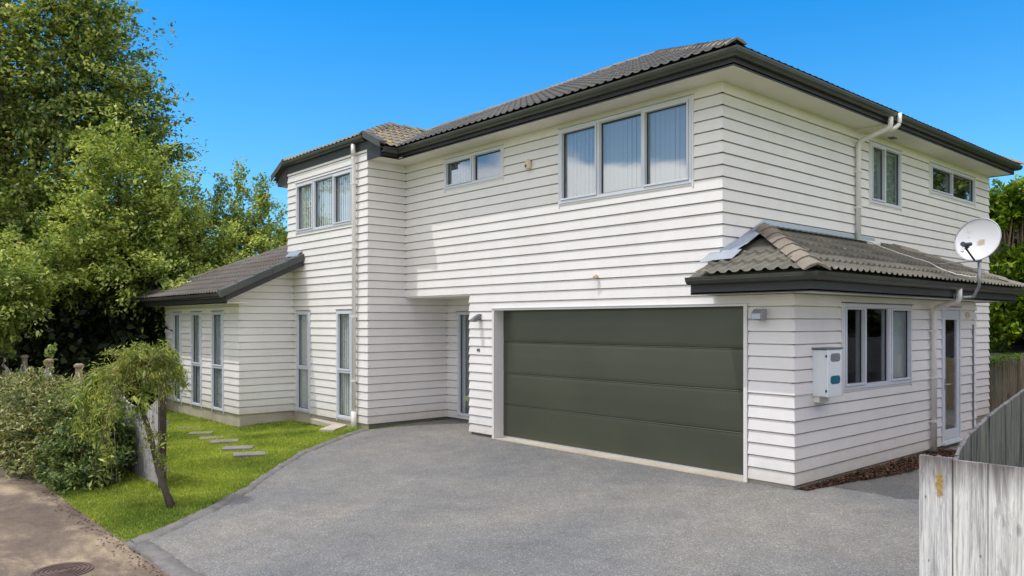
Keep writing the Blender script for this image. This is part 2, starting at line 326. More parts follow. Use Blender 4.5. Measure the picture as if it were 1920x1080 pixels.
def thing(name, loc, label, cat, group=None):
    o = bpy.data.objects.new(name, None); COL.objects.link(o); o.location = loc; o.empty_display_size = .2
    ORG[o.name] = Vector(loc); return tag(o, label, cat, group)
def frame(O, U, N):
    O = Vector(O); U = Vector(U); N = Vector(N)
    return lambda u, n, z: O+U*u+N*n+Vector((0, 0, z))
FX = lambda y: frame((0, y, 0), (1, 0, 0), (0, -1, 0))      # wall facing the street
FY = lambda x: frame((x, 0, 0), (0, 1, 0), (1, 0, 0))       # wall facing right
FL = lambda x: frame((x, 0, 0), (0, 1, 0), (-1, 0, 0))      # wall facing left
FB = lambda y: frame((0, y, 0), (1, 0, 0), (0, 1, 0))       # wall facing back

Z0 = .055; BH = .16; LIP = .021
def boards(mb, fr, u0, u1, z0, z1, m0=0, m1=0, holes=(), rake=None, lip=LIP):
    k0 = int(math.floor((z0-Z0)/BH+1e-6)); k1 = int(math.ceil((z1-Z0)/BH-1e-6))
    for k in range(k0, k1):
        zr = Z0+k*BH; a = max(z0, zr); b = min(z1, zr+BH)
        if b-a < .002: continue
        jit = random.uniform(-.0015, .0015)
        off = lambda z: .003+(lip+jit)*(1-(z-zr)/BH)
        cuts = sorted({a, b, *[h for q in holes for h in (q[2], q[3]) if a < h < b]})
        for za, zb in zip(cuts, cuts[1:]):
            iv = [(u0, u1)]
            for q in holes:
                if q[2] < zb-1e-5 and q[3] > za+1e-5:
                    nv = []
                    for s_, e_ in iv:
                        if q[0] > s_: nv.append((s_, min(e_, q[0])))
                        if q[1] < e_: nv.append((max(s_, q[1]), e_))
                    iv = [x for x in nv if x[1]-x[0] > 1e-4]
            for s_, e_ in iv:
                oa, ob_ = off(za), off(zb)
                sa = s_-(m0*oa if s_ == u0 else 0); sb = s_-(m0*ob_ if s_ == u0 else 0)
                ea = e_+(m1*oa if e_ == u1 else 0); eb = e_+(m1*ob_ if e_ == u1 else 0)
                if rake:
                    ra, rb = rake(za), rake(zb); sa = max(sa, ra); sb = max(sb, rb)
                    if sa > ea-.01: continue
                if zb > zr+BH-1e-6 and zb-za > .03:      # groove under the lap of the board above
                    zt = zb-.0145; f_ = (zt-za)/(zb-za); st, et, ot = sa+(sb-sa)*f_, ea+(eb-ea)*f_, oa+(ob_-oa)*f_; G_ = -.030
                    mb.quad(fr(sa, oa, za), fr(ea, oa, za), fr(et, ot, zt), fr(st, ot, zt)); mb.quad(fr(st, ot, zt), fr(et, ot, zt), fr(et, G_, zt), fr(st, G_, zt)); mb.quad(fr(st, G_, zt), fr(et, G_, zt), fr(eb, G_, zb), fr(sb, G_, zb))
                else: mb.quad(fr(sa, oa, za), fr(ea, oa, za), fr(eb, ob_, zb), fr(sb, ob_, zb))
                if abs(za-zr) < 1e-6: mb.quad(fr(sa, -.030, za), fr(ea, -.030, za), fr(ea, oa, za), fr(sa, oa, za))

# ------------------------------------------------------------------ the house
HOUSE = thing('house', (0, 0, 0), 'two storey house clad in white weatherboard with dark tiled roofs and a dark garage door', 'house')
XU = -1.034; XT = -8.616; YT = -.902; YR = 1.06; TL = -12.16; LX = -11.912; LY = -2.173; LL = -16.84; BK = 10.44; SOF = 5.33; PS = 2.455; GE = 6.364
GX0, GX1, GZ = -5.75, -.69, 2.30
WIN = {   # frame, u0,u1,z0,z1, mullions, transom, style
 'big': (FX(0), -4.10, -1.50, 4.02, 5.235, (-3.24, -2.37), None, 'blind'),
 'slim': (FX(0), -7.24, -5.52, 4.655, 5.225, (-6.36,), None, 'part'),
 'tower': (FX(YT), -11.71, -9.16, 4.12, 5.25, (-10.86, -9.98), None, 'blind'),
 't1': (FX(YT), -11.70, -11.05, .085, 2.34, (), 1.06, 'blind'),
 't2': (FX(YT), -9.83, -9.20, .085, 2.34, (), 1.06, 'blind'),
 'l1': (FX(LY), -16.20, -15.58, .05, 2.34, (), 1.05, 'curtain'),
 'l2': (FX(LY), -14.84, -14.16, .05, 2.34, (), 1.05, 'curtain'),
 'l3': (FX(LY), -13.48, -12.78, .05, 2.34, (), 1.05, 'curtain'),
 'side1': (FY(XU), 4.42, 5.71, 4.15, 5.20, (5.03,), None, 'blind'),
 'side2': (FY(XU), 7.05, 9.53, 4.61, 5.19, (8.22,), None, 'none'),
 'kit': (FY(0), 1.25, 3.52, 1.165, 2.34, (1.93, 2.73), None, 'part'),
 'entry': (FX(YR), -8.20, -7.72, .12, 2.30, (), None, 'curtain'),
}
def hole(k, g=.0): w = WIN[k]; return (w[1]-g, w[2]+g, w[3]-g, w[4]+g)
DOOR = (4.75, 5.57, .09, 2.34)
def wall(fr, *segs):
    mb = MB()
    for s in segs: boards(mb, fr, **s)
    return mb.build('wall', M['board'], HOUSE)
gar = (GX0-.055, GX1+.055, -1, GZ+.03)
wall(FX(0), dict(u0=-6.47, u1=0, z0=Z0, z1=PS, m0=1, m1=1, holes=[gar]), dict(u0=-6.47, u1=XU, z0=PS, z1=2.615, m0=1, m1=1),
     dict(u0=XT, u1=XU, z0=2.615, z1=SOF, m1=1, holes=[hole('big'), hole('slim')]))
wall(FL(-6.47), dict(u0=0, u1=YR, z0=Z0, z1=2.615, m0=1))
wall(FX(YR), dict(u0=XT, u1=-6.47, z0=Z0, z1=2.615, holes=[hole('entry')]))
wall(FY(XT), dict(u0=YT, u1=YR, z0=Z0, z1=2.615, m0=1), dict(u0=YT, u1=0, z0=2.615, z1=SOF, m0=1))
wall(FX(YT), dict(u0=TL, u1=XT, z0=Z0, z1=5.62, m0=1, m1=1, holes=[hole('tower'), hole('t1'), hole('t2')]))
rk = lambda z: -9 if z <= 2.78 else LY+(z-2.78)/.4663+.01
wall(FY(LX), dict(u0=LY, u1=YT, z0=Z0, z1=3.37, m0=1, rake=rk))
wall(FX(LY), dict(u0=LL, u1=LX, z0=Z0, z1=2.50, m0=1, m1=1, holes=[hole('l1'), hole('l2'), hole('l3')]))
wall(FL(LL), dict(u0=LY, u1=2.8, z0=Z0, z1=2.50, m0=1)); wall(FB(2.8), dict(u0=LL, u1=TL, z0=Z0, z1=2.50, m0=1))
wall(FY(0), dict(u0=0, u1=GE, z0=Z0, z1=PS, m0=1, m1=1, holes=[hole('kit'), (DOOR[0], DOOR[1], DOOR[2], DOOR[3])]))
wall(FB(GE), dict(u0=XU, u1=0, z0=Z0, z1=PS, m1=1))
wall(FY(XU), dict(u0=0, u1=BK, z0=2.72, z1=SOF, m0=1, m1=1, holes=[hole('side1'), hole('side2')]), dict(u0=GE, u1=BK, z0=Z0, z1=2.72, m1=1))
wall(FB(BK), dict(u0=TL, u1=XU, z0=Z0, z1=SOF, m0=1, m1=1)); wall(FL(TL), dict(u0=YT, u1=BK, z0=Z0, z1=SOF, m0=1, m1=1))
# inner lining keeps the rooms dark
def lining(x0, y0, x1, y1, z0, z1):
    mb = MB(); mb.box((x0, y0, z0), (x1, y1, z1)); return mb
mb = MB()
for (fr, u0, u1, z0, z1, ks) in ((FX(0), XT, XU, 2.72, SOF, ('big', 'slim')), (FX(YT), TL, XT, Z0, 5.6, ('tower', 't1', 't2')), (FX(LY), LL, LX, Z0, 2.5, ('l1', 'l2', 'l3')),
                             (FY(XU), 0, BK, 2.9, SOF, ('side1', 'side2')), (FY(0), 0, GE, Z0, PS, ('kit',))):
    pass
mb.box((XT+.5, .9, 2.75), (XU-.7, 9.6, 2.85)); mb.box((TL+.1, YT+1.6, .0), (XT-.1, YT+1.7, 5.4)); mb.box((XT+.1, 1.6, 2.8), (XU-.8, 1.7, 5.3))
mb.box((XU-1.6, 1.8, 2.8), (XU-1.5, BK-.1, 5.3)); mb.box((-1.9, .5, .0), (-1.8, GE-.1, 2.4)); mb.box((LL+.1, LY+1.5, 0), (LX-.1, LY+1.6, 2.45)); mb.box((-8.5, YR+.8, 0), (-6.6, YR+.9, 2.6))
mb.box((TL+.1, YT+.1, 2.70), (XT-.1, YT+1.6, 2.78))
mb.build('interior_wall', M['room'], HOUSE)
# foundations
for a_, b_, m_ in (((TL+.012, YT+.012, -.5), (XT-.012, 2, Z0+.01), 'plinth'), ((LL+.012, LY+.012, -.5), (LX-.012, 2.7, Z0+.005), 'plinth'), ((XU, .3, -.3), (-.014, GE-.014, Z0+.008), 'plinth'), ((GX1+.055, .014, -.3), (-.0145, .3, Z0+.007), 'plinth'), ((XU-.5, GE, -.3), (XU-.012, BK-.012, Z0+.01), 'plinth'),
                   ((XT-.04, YT+.03, -.3), (XT-.010, YR, Z0+.012), 'plinth_dark'), ((XT, YR+.012, -.3), (-6.48, YR+.3, Z0+.012), 'plinth_dark'), ((-6.455, .016, -.3), (GX0-.06, .5, Z0+.006), 'plinth_dark')):
    mb = MB(); mb.box(a_, b_); mb.build('foundation', M[m_], HOUSE)
# overhang ceiling above the entry, soffits
mb = MB(); mb.box((XT+.002, .004, 2.585), (-6.46, YR, 2.612)); mb.build('entry_ceiling', M['soffit'], HOUSE)
mb = MB()
mb.box((-7.99, -.5, SOF), (-.534, .02, SOF+.02)); mb.box((XU-.02, .0201, SOF), (-.534, 10.45, SOF+.02)); mb.box((XT-.02, YT+.003, SOF+.0005), (-8.116, .018, SOF+.0205)); mb.box((-8.116, -.5001, SOF+.001), (-7.99, .017, SOF+.021))
mb.box((-12.66, YT+.003, SOF), (TL+.02, 10.45, SOF+.02))
mb.build('soffit', M['soffit'], HOUSE)
mb = MB(); mb.box((XU-.14, -.5, PS), (.5, .02, PS+.018)); mb.box((-.02, .0201, PS), (.5, 6.86, PS+.018)); mb.box((XU, GE-.02, PS+.001), (-.0201, 6.86, PS+.019)); mb.build('soffit', M['soffit'], HOUSE)
mb = MB(); mb.box((-17.3, -2.67, 2.50), (LX+.45, LY+.02, 2.518)); mb.box((-17.3, LY, 2.5005), (LL+.02, 3.3, 2.5185)); mb.build('soffit', M['soffit'], HOUSE)

# fascia and gutters ---------------------------------------------------
GP = [(0, -.088), (.06, -.092), (.095, -.078), (.118, -.05), (.127, -.018), (.130, .004), (.118, .006), (.112, -.012), (.09, -.062), (.06, -.078), (.01, -.078), (.01, -.01), (0, -.01)]
def sweep(mb, prof, pts, z, closed=False):      # profile (out, up) swept round the eaves with mitred corners, outside on the right
    P = [Vector((*p, 0)) for p in pts]; n = len(P); R_ = []
    for i in range(n):
        d0 = (P[i]-P[i-1]).normalized() if (i or closed) else (P[1]-P[0]).normalized(); d1 = (P[(i+1) % n]-P[i]).normalized() if (i < n-1 or closed) else d0
        n0 = d0.cross(Vector((0, 0, 1))); n1 = d1.cross(Vector((0, 0, 1))); m = (n0+n1); m = m/(m.dot(n0)) if m.length > 1e-6 else n0; R_.append(m)
    k = len(prof); V = [P[i]+R_[i]*a+Vector((0, 0, z+b)) for i in range(n) for a, b in prof]
    F = [(i*k+j, i*k+(j+1) % k, ((i+1) % n)*k+(j+1) % k, ((i+1) % n)*k+j) for i in range(n if closed else n-1) for j in range(k)]
    if not closed: F += [tuple(range(k))[::-1], tuple(range((n-1)*k, n*k))]
    mb.add(V, F)
def eaves(pts, zs, gtop, closed=False, gpts=None):
    f = MB(); sweep(f, [(-.024, zs-.012), (0, zs-.012), (0, gtop-.01), (-.024, gtop-.01)], pts, 0, closed); f.build('fascia', M['fascia'], HOUSE)
    g = MB(); sweep(g, [(a+.002, b) for a, b in GP], gpts or pts, gtop, closed); g.build('gutter', M['gutter'], HOUSE)
# main roof
eaves([(-8.116, YT-.02), (-8.116, -.5), (-.534, -.5), (-.534, 10.46), (-12.66, 10.46), (-12.66, YT-.02)], SOF, 5.50)
eaves([(TL, YT-.030), (XT+.02, YT-.030)], 5.56, 5.80, gpts=[(TL-.07, YT-.030), (XT+.01, YT-.030)])
eaves([(XU-.15, -.5), (.5, -.5), (.5, 6.86), (XU, 6.86)], PS, 2.665)
eaves([(-17.3, 3.3), (-17.3, -2.67), (-11.40, -2.67)], 2.50, 2.70, gpts=[(-17.3, 3.3), (-17.3, -2.67), (-11.36, -2.67)])

# tiled roofs -----------------------------------------------------------
T = .4663
def tiles(name, eave0, e, h, length, run, z0, poly, m, amp=.028, per=.165, course=.30, step=.036, fine=6, parent=HOUSE):
    E0 = Vector((*eave0, 0)); e = Vector((*e, 0)); h = Vector((*h, 0)); nu = int(length/per*fine)+1
    us = np.linspace(0, length, nu+1); wv = amp*(np.cos(us/per*2*np.pi)*.5+.18*np.cos(us/per*4*np.pi)+.5)
    V = []; F = []; nc = int(math.ceil(run/course)); rr = np.random.default_rng(5)
    for c in range(nc):
        r0 = c*course-(.0 if c else .03); r1 = (c+1)*course
        jit = rr.normal(0, .0025, nu//12+2).repeat(12)[:nu+1]
        o = len(V)
        for (r, dz) in ((r0, -.010), (r0, step), (r1+.012, .006)):
            zz = z0+T*r+dz+wv*(1 if dz > -.01 else .25)+jit*(1 if dz == step else 0)
            P = np.empty((nu+1, 3)); P[:, 0] = E0.x+e.x*us+h.x*r; P[:, 1] = E0.y+e.y*us+h.y*r; P[:, 2] = zz
            V += P.tolist()
        for k in range(2):
            b0 = o+k*(nu+1)
            F += [(b0+i, b0+i+1, b0+nu+2+i, b0+nu+1+i) for i in range(nu)]
    me = bpy.data.meshes.new(name); me.from_pydata(V, [], F); bm = bmesh.new(); bm.from_mesh(me)
    cx = sum(p[0] for p in poly)/len(poly); cy = sum(p[1] for p in poly)/len(poly)
    for i in range(len(poly)):
        a = Vector((*poly[i], 0)); b = Vector((*poly[(i+1) % len(poly)], 0)); d = (b-a).normalized(); n = Vector((d.y, -d.x, 0))
        if n.dot(Vector((cx, cy, 0))-a) > 0: n = -n
        bmesh.ops.bisect_plane(bm, geom=bm.verts[:]+bm.edges[:]+bm.faces[:], plane_co=a+n*.001, plane_no=n, clear_outer=True)
    # solid underlay
    vs = [bm.verts.new((p[0], p[1], z0+T*((Vector((*p, 0))-E0).dot(h))-.03)) for p in poly]; bm.faces.new(vs)
    bm.to_mesh(me); bm.free(); me.materials.append(m)
    ob = bpy.data.objects.new(name, me); COL.objects.link(ob); ob.parent = parent; ORG[ob.name] = Vector((0, 0, 0))
    return ob
s2 = 5.6
RA = (-7.19, 4.97); RB = (-6.004, 4.97)   # ridge ends
roof = tiles('roof', (-12.79, -.63), (1, 0), (0, 1), 12.39, s2, 5.50, [(-7.99, -.63), (-.404, -.63), RB, RA, (-10.39, 1.77)], M['tile'])
tiles('roof', (-.404, -.63), (0, 1), (-1, 0), 11.2, s2, 5.50, [(-.404, -.63), (-.404, 10.57), RB], M['tile'], fine=4, amp=.010, step=.018)
tiles('roof', (-12.79, 10.57), (1, 0), (0, -1), 12.39, s2, 5.50, [(-12.79, 10.57), (-.404, 10.57), RB, RA], M['tile'], fine=3)
tiles('roof', (-12.79, -1.02), (0, 1), (1, 0), 11.59, s2, 5.50, [(-12.79, -1.0), (-12.15, -1.0), (-10.39, .74), (-10.39, 1.77), RA, (-12.79, 10.57)], M['tile'], fine=3)
tiles('roof', (-7.99, -1.02), (0, 1), (-1, 0), 2.9, 2.4, 5.50, [(-7.99, -1.0), (-8.63, -1.0), (-10.39, .74), (-10.39, 1.77), (-7.99, -.63)], M['lichen'])
tiles('roof', (-12.15, -1.02), (1, 0), (0, 1), 3.52, 1.76, 5.80, [(-12.15, -1.02), (-8.63, -1.02), (-10.39, .74)], M['lichen'])
PK = (XU, 1.034)
tiles('roof', (XU-.15, -.63), (1, 0), (0, 1), 1.82, 1.7, 2.66, [(XU-.15, -.63), (.63, -.63), PK, (XU, 0), (XU-.15, 0)], M['tile_porch'], amp=.034, step=.046)
tiles('roof', (.63, -.63), (0, 1), (-1, 0), 7.63, 1.7, 2.66, [(.63, -.63), (.63, 7.0), (XU, 5.336), PK], M['tile_porch'], amp=.034, step=.046)
tiles('roof', (XU, 7.0), (1, 0), (0, -1), 1.7, 1.7, 2.66, [(.63, 7.0), (XU, 7.0), (XU, 5.336)], M['tile_porch'], fine=4)
tiles('roof', (-17.43, -2.8), (1, 0), (0, 1), 6.08, 3.1, 2.69, [(-17.43, -2.8), (-11.36, -2.8), (-11.36, YT-.003), (TL-.003, YT-.003), (TL-.003, .3), (-14.33, .3)], M['tile_lean']) if False else None
tiles('roof', (-17.43, -2.8), (1, 0), (0, 1), 6.08, 1.9, 2.69, [(-17.43, -2.8), (-11.36, -2.8), (-11.36, YT-.01), (-15.54, YT-.01)], M['tile_lean'])
tiles('roof', (-17.43, -2.8+1.8), (1, 0), (0, 1), 5.27, 1.3, 2.69+1.8*T, [(-15.63, -1.0), (TL-.01, -1.0), (TL-.01, .3), (-14.33, .3)], M['tile_lean'])
tiles('roof', (-17.43, -2.8), (0, 1), (1, 0), 6.2, 3.1, 2.69, [(-17.43, -2.8), (-14.33, .3), (-17.43, 3.4)], M['tile_lean'], fine=3)
tiles('roof', (-17.43, 3.4), (1, 0), (0, -1), 5.27, 3.1, 2.69, [(-17.43, 3.4), (-14.33, .3), (TL-.01, .3), (TL-.01, 3.4)], M['tile_lean'], fine=3)
# ridge and hip caps
def caps(A, B, m, w=.125, ln=.40, drop=.055, lift=.045, name='ridge_cap'):
    A = Vector(A); B = Vector(B); d = B-A; n = max(1, round(d.length/ln)); t = d.normalized(); side = t.cross(Vector((0, 0, 1))).normalized(); up = side.cross(t)
    mb = MB()
    for i in range(n):
        a = A+d*(i/n)-t*.02; b = A+d*((i+1)/n)+t*.02; la = lift+.022+random.uniform(-.004, .004); lb = lift
        tw = side*random.uniform(-.006, .006)
        pr = [(-w, -drop), (-w*.55, -drop*.25+.012), (0, .028), (w*.55, -drop*.25+.012), (w, -drop), (w-.012, -drop-.012), (0, .004), (-w+.012, -drop-.012)]
        P = [a+tw+side*x*1.06+up*(y+la) for x, y in pr]+[b+side*x*.95+up*(y+lb) for x, y in pr]
        k = len(pr); mb.add(P, [(j, (j+1) % k, k+(j+1) % k, k+j) for j in range(k)]+[tuple(range(k))[::-1], tuple(range(k, 2*k))])
    return mb.build(name, m, HOUSE)
zr = 5.5+T*5.6
caps((-.45, -.59, 5.52), (*RB, zr), M['cap']); caps((-.45, 10.53, 5.52), (*RB, zr), M['cap']); caps((*RA, zr), (*RB, zr), M['cap'])
caps((-10.39, 1.77, 6.62), (*RA, zr), M['cap']); caps((-12.75, 10.53, 5.52), (*RA, zr), M['cap'])
caps((-8.66, -.98, 5.82), (-10.39, .74, 6.62), M['lichen'], w=.11); caps((-12.12, -.98, 5.82), (-10.39, .74, 6.62), M['lichen'], w=.11); caps((-10.39, .74, 6.62), (-10.39, 1.9, 6.62), M['lichen'], w=.11)
caps((.60, -.60, 2.68), (XU+.03, 1.004, 3.43), M['cap'], w=.15, ln=.36, lift=.05); caps((.60, 6.97, 2.68), (XU+.03, 5.366, 3.43), M['cap'], w=.14)
caps((-17.40, -2.77, 2.71), (-14.33, .3, 4.13), M['tile_lean'], w=.13); caps((-14.33, .3, 4.13), (TL-.03, .3, 4.13), M['tile_lean'], w=.13); caps((-17.40, 3.37, 2.71), (-14.33, .3, 4.13), M['tile_lean'], w=.13)
# verge (rake) of the left wing: barge board, verge tiles
mb = MB()
for i in range(5):
    y0 = -2.82+i*(1.9/5); y1 = y0+1.9/5+.02; z0_ = 2.70+T*(y0+2.8); z1_ = 2.70+T*(y1+2.8)
    a = .012 if i % 2 else .008; X = -11.36+.03
    P = []
    for (y, z, g) in ((y0, z0_, .02), (y1, z1_, 0)):
        P += [(X+a+g*.4, y, z-.085), (X+a+g*.4, y, z+.055+g), (X-.17, y, z+.075+g), (X-.17, y, z+.02)]
    mb.add(P, [(0, 1, 5, 4), (1, 2, 6, 5), (2, 3, 7, 6), (3, 0, 4, 7), (3, 2, 1, 0), (4, 5, 6, 7)])
mb.build('verge_tile', M['cap_dark'], HOUSE)
mb = MB(); z = lambda y: 2.70+T*(y+2.8)
P = [(x, y, z(y)+dz) for x in (-11.352, -11.378) for (y, dz) in ((-2.70, -.21), (-2.70, -.02), (YT-.01, -.02), (YT-.01, -.21))]
mb.add(P, [(0, 1, 2, 3), (7, 6, 5, 4), (0, 4, 5, 1), (3, 2, 6, 7), (1, 5, 6, 2), (0, 3, 7, 4)]); mb.build('barge_board', M['fascia'], HOUSE)
mb = MB(); mb.add([(LX+.006, -2.66, 2.505), (LX+.006, LY+.01, 2.505), (LX+.006, LY+.01, 2.80), (LX+.006, -2.66, 2.565)], [(0, 1, 2, 3)]); mb.build('soffit_end', M['soffit'], HOUSE)
mb = MB(); P = [(x, y, z(y)-.208+dz) for dz in (0, .012) for (x, y) in ((-11.379, -2.66), (-11.379, YT-.01), (-12.0, YT-.01), (-12.0, -2.66))]
mb.add(P, [(0, 1, 2, 3), (7, 6, 5, 4), (0, 4, 5, 1), (1, 5, 6, 2), (2, 6, 7, 3), (3, 7, 4, 0)]); mb.build('soffit', M['soffit'], HOUSE)
# short verges either side of the tower roof
for s, xa, xb in ((1, -8.60, -7.97), (-1, -12.18, -12.81)):
    mb = MB(); za, zb = 5.80, 5.50
    P = [(x, y, zz) for y in (-1.045, -1.02+.0) for (x, zz) in ((xa, za+.07), (xb, zb+.07), (xb, zb-.035), (xa, za-.035))]
    mb.add(P, [(0, 1, 2, 3), (7, 6, 5, 4), (0, 4, 5, 1), (1, 5, 6, 2), (2, 6, 7, 3), (3, 7, 4, 0)])
    P = [(x, y, zz) for y in (-1.045, -.88) for (x, zz) in ((xa, za+.095), (xb, zb+.095), (xb, zb+.068), (xa, za+.068))]
    mb.add(P, [(0, 1, 2, 3), (7, 6, 5, 4), (0, 4, 5, 1), (1, 5, 6, 2), (2, 6, 7, 3), (3, 7, 4, 0)])
    mb.build('verge_tile', M['cap_dark'], HOUSE)
    mb = MB(); P = [(x, y, zz) for y in (-.935, -.91) for (x, zz) in ((xa, za-.05), (xb+s*-.14, zb+.02), (xb+s*-.14, SOF-.012), (xa, SOF-.012 if s > 0 else SOF-.012))]
    mb.add(P, [(0, 1, 2, 3), (7, 6, 5, 4), (0, 4, 5, 1), (1, 5, 6, 2), (2, 6, 7, 3), (3, 7, 4, 0)]); mb.build('barge_board', M['fascia'], HOUSE)
# flashings
mb = MB()
def strip(A, B, w, up=.09):
    A = Vector(A); B = Vector(B); mb.quad(A+Vector((0, 0, up)), B+Vector((0, 0, up)), B+Vector(w), A+Vector(w))
def flash_side(x, pts, wd):
    for (y0, z0_), (y1, z1_) in zip(pts, pts[1:]):
        mb.quad((x+.026, y0, z0_+.10), (x+.026, y1, z1_+.10), (x+.030, y1, z1_+.02), (x+.030, y0, z0_+.02))
        mb.quad((x+.030, y0, z0_+.02), (x+.030, y1, z1_+.02), (x+.030+wd[0], y1+wd[1], z1_+wd[2]), (x+.030+wd[0], y0+wd[1], z0_+wd[2]))
flash_side(XU, [(1.03, 3.445), (4.6, 3.445)], (.17, 0, -.015))
ob = mb.build('flashing', M['flash'], HOUSE); sol = ob.modifiers.new('s', 'SOLIDIFY'); sol.thickness = .004; mb = MB()
rrf = [(-.10, 2.94), (.25, 3.08), (.6, 3.245), (1.02, 3.44)]
for (y0, a0), (y1, a1) in zip(rrf, rrf[1:]):
    w0 = .21+random.uniform(-.02, .03); w1 = .19
    mb.quad((XU+.026, y0, a0+.11), (XU+.026, y1, a1+.11), (XU+.03, y1, a1+.035), (XU+.03, y0, a0+.035))
    mb.quad((XU+.03, y0, a0+.035), (XU+.03, y1, a1+.035), (XU+w1, y1, a1+.055), (XU+w0, y0, a0+.055))
mb.quad((XU-.17, -.035, 3.03), (XU+.04, -.035, 3.03), (XU+.04, -.30, 2.895), (XU-.17, -.30, 2.875))
mb.quad((XU+.0, -.035, 3.045), (XU+.30, .0, 3.045), (XU+.32, -.26, 2.91), (XU+.0, -.28, 2.90))
ob = mb.build('flashing', M['flash'], HOUSE); sol = ob.modifiers.new('s', 'SOLIDIFY'); sol.thickness = .004; mb = MB()
mb.quad((-11.42, YT-.03, 3.72), (-12.0, YT-.03, 3.74), (-12.0, YT-.16, 3.60), (-11.42, YT-.16, 3.58))
ob = mb.build('flashing', M['flash'], HOUSE); sol = ob.modifiers.new('s', 'SOLIDIFY'); sol.thickness = .004

# windows -----------------------------------------------------------------
def window(key, glass):
    fr, u0, u1, z0, z1, mul_, tz, style = WIN[key]
    f = MB(); FWd = .048; a, b = -.05, .038
    f.fbox(fr, u0, u0+FWd, a, b, z0, z1); f.fbox(fr, u1-FWd, u1, a, b, z0, z1)
    f.fbox(fr, u0+FWd, u1-FWd, a, b-.001, z1-FWd, z1); f.fbox(fr, u0+FWd, u1-FWd, a, b-.001, z0, z0+FWd)
    for m_ in mul_: f.fbox(fr, m_-.024, m_+.024, a, b-.003, z0+FWd, z1-FWd)
    if tz: f.fbox(fr, u0+FWd, u1-FWd, a, b-.003, tz-.026, tz+.026)
    win = f.build('window', M['alu'], HOUSE, bevel=.004)
    # sashes, gaskets
    ed = [u0+FWd]+[x for m_ in mul_ for x in (m_-.024, m_+.024)]+[u1-FWd]
    zed = [(z0+FWd, tz-.026), (tz+.026, z1-FWd)] if tz else [(z0+FWd, z1-FWd)]
    ss = MB(); gk = MB(); pn = MB(); k = 0
    for i in range(0, len(ed), 2):
        for (za, zb) in zed:
            sa, sb = ed[i]+.002, ed[i+1]-.002; opening = (k % 2 == 0 and len(ed) > 2) or (tz and za > 1)
            w = .030 if opening else .012; n1 = .052 if opening else .020
            for q in ((sa, sa+w, za+.002, zb-.002), (sb-w, sb, za+.002, zb-.002), (sa+w, sb-w, za+.002, za+w), (sa+w, sb-w, zb-w, zb-.002)):
                ss.fbox(fr, q[0], q[1], -.02, n1, q[2], q[3])
            g = .009; sa2, sb2, za2, zb2 = sa+w, sb-w, za+w, zb-w
            for q in ((sa2, sa2+g, za2, zb2), (sb2-g, sb2, za2, zb2), (sa2+g, sb2-g, za2, za2+g), (sa2+g, sb2-g, zb2-g, zb2)):
                gk.fbox(fr, q[0], q[1], -.022, -.006, q[2], q[3])
            pn.fbox(fr, sa2, sb2, -.020, -.016, za2, zb2); k += 1
    ss.build('sash', M['alu'], win, bevel=.003); gk.build('gasket', M['alu_dark'], win); pn.build('pane', glass, win)
    # scribers, sill, head flashing
    sb_ = MB(); sb_.fbox(fr, u0-.022, u0-.001, 0, .030, z0-.06, z1+.01); sb_.fbox(fr, u1+.001, u1+.022, 0, .030, z0-.06, z1+.01)
    if z0 > .5: sb_.fbox(fr, u0, u1, 0, .022, z0-.028, z0-.001)
    sb_.build('scriber', M['trimwhite'] if z0 > .5 else M['alu'], win)
    hd = MB(); hd.fbox(fr, u0-.03, u1+.03, .0, .050, z1+.011, z1+.020); hd.build('head_flashing', M['alu_dark'] if z1 < 3 else M['alu'], win)
    # blinds / curtains
    if style in ('blind', 'part', 'curtain'):
        bl = MB(); U0, U1 = u0+.03, u1-.03
        if style == 'part': U0 = U1-(.34*(u1-u0) if key == 'kit' else .98*(u1-u0))
        if key == 'slim': U1 = U0+.45*(u1-u0)
        u = U0; step_ = .088 if style != 'curtain' else .06
        top = z1-.06; OFF = -.085
        while u < U1-.02:
            ang = random.uniform(.06, .22) if style != 'curtain' else random.choice((.5, -.5))
            w = step_*.53; du = w*math.cos(ang); dn = w*math.sin(ang); c = u+step_/2
            bl.quad(fr(c-du, OFF-dn, z0+.03), fr(c+du, OFF+dn, z0+.03), fr(c+du, OFF+dn, top), fr(c-du, OFF-dn, top)); u += step_
        bl.build('blind', M['blind'] if style == 'blind' or key == 'slim' else M['curtain'], win)
        if style == 'blind':
            hr = MB(); hr.fbox(fr, u0+.02, u1-.02, -.13, -.055, z1-.065, z1-.03); hr.build('blind_rail', M['trimwhite'], win)
    # reveals
    rv = MB(); rv.fbox(fr, u0-.02, u0, -.16, -.051, z0, z1); rv.fbox(fr, u1, u1+.02, -.16, -.051, z0, z1); rv.fbox(fr, u0, u1, -.16, -.051, z1-.01, z1+.02); rv.fbox(fr, u0, u1, -.16, -.051, z0-.02, z0+.01)
    rv.build('reveal', M['trimwhite'], win); return win
for k in WIN: window(k, M['glass_up'] if k in ('big', 'slim', 'side1', 'side2') else M['glass'])
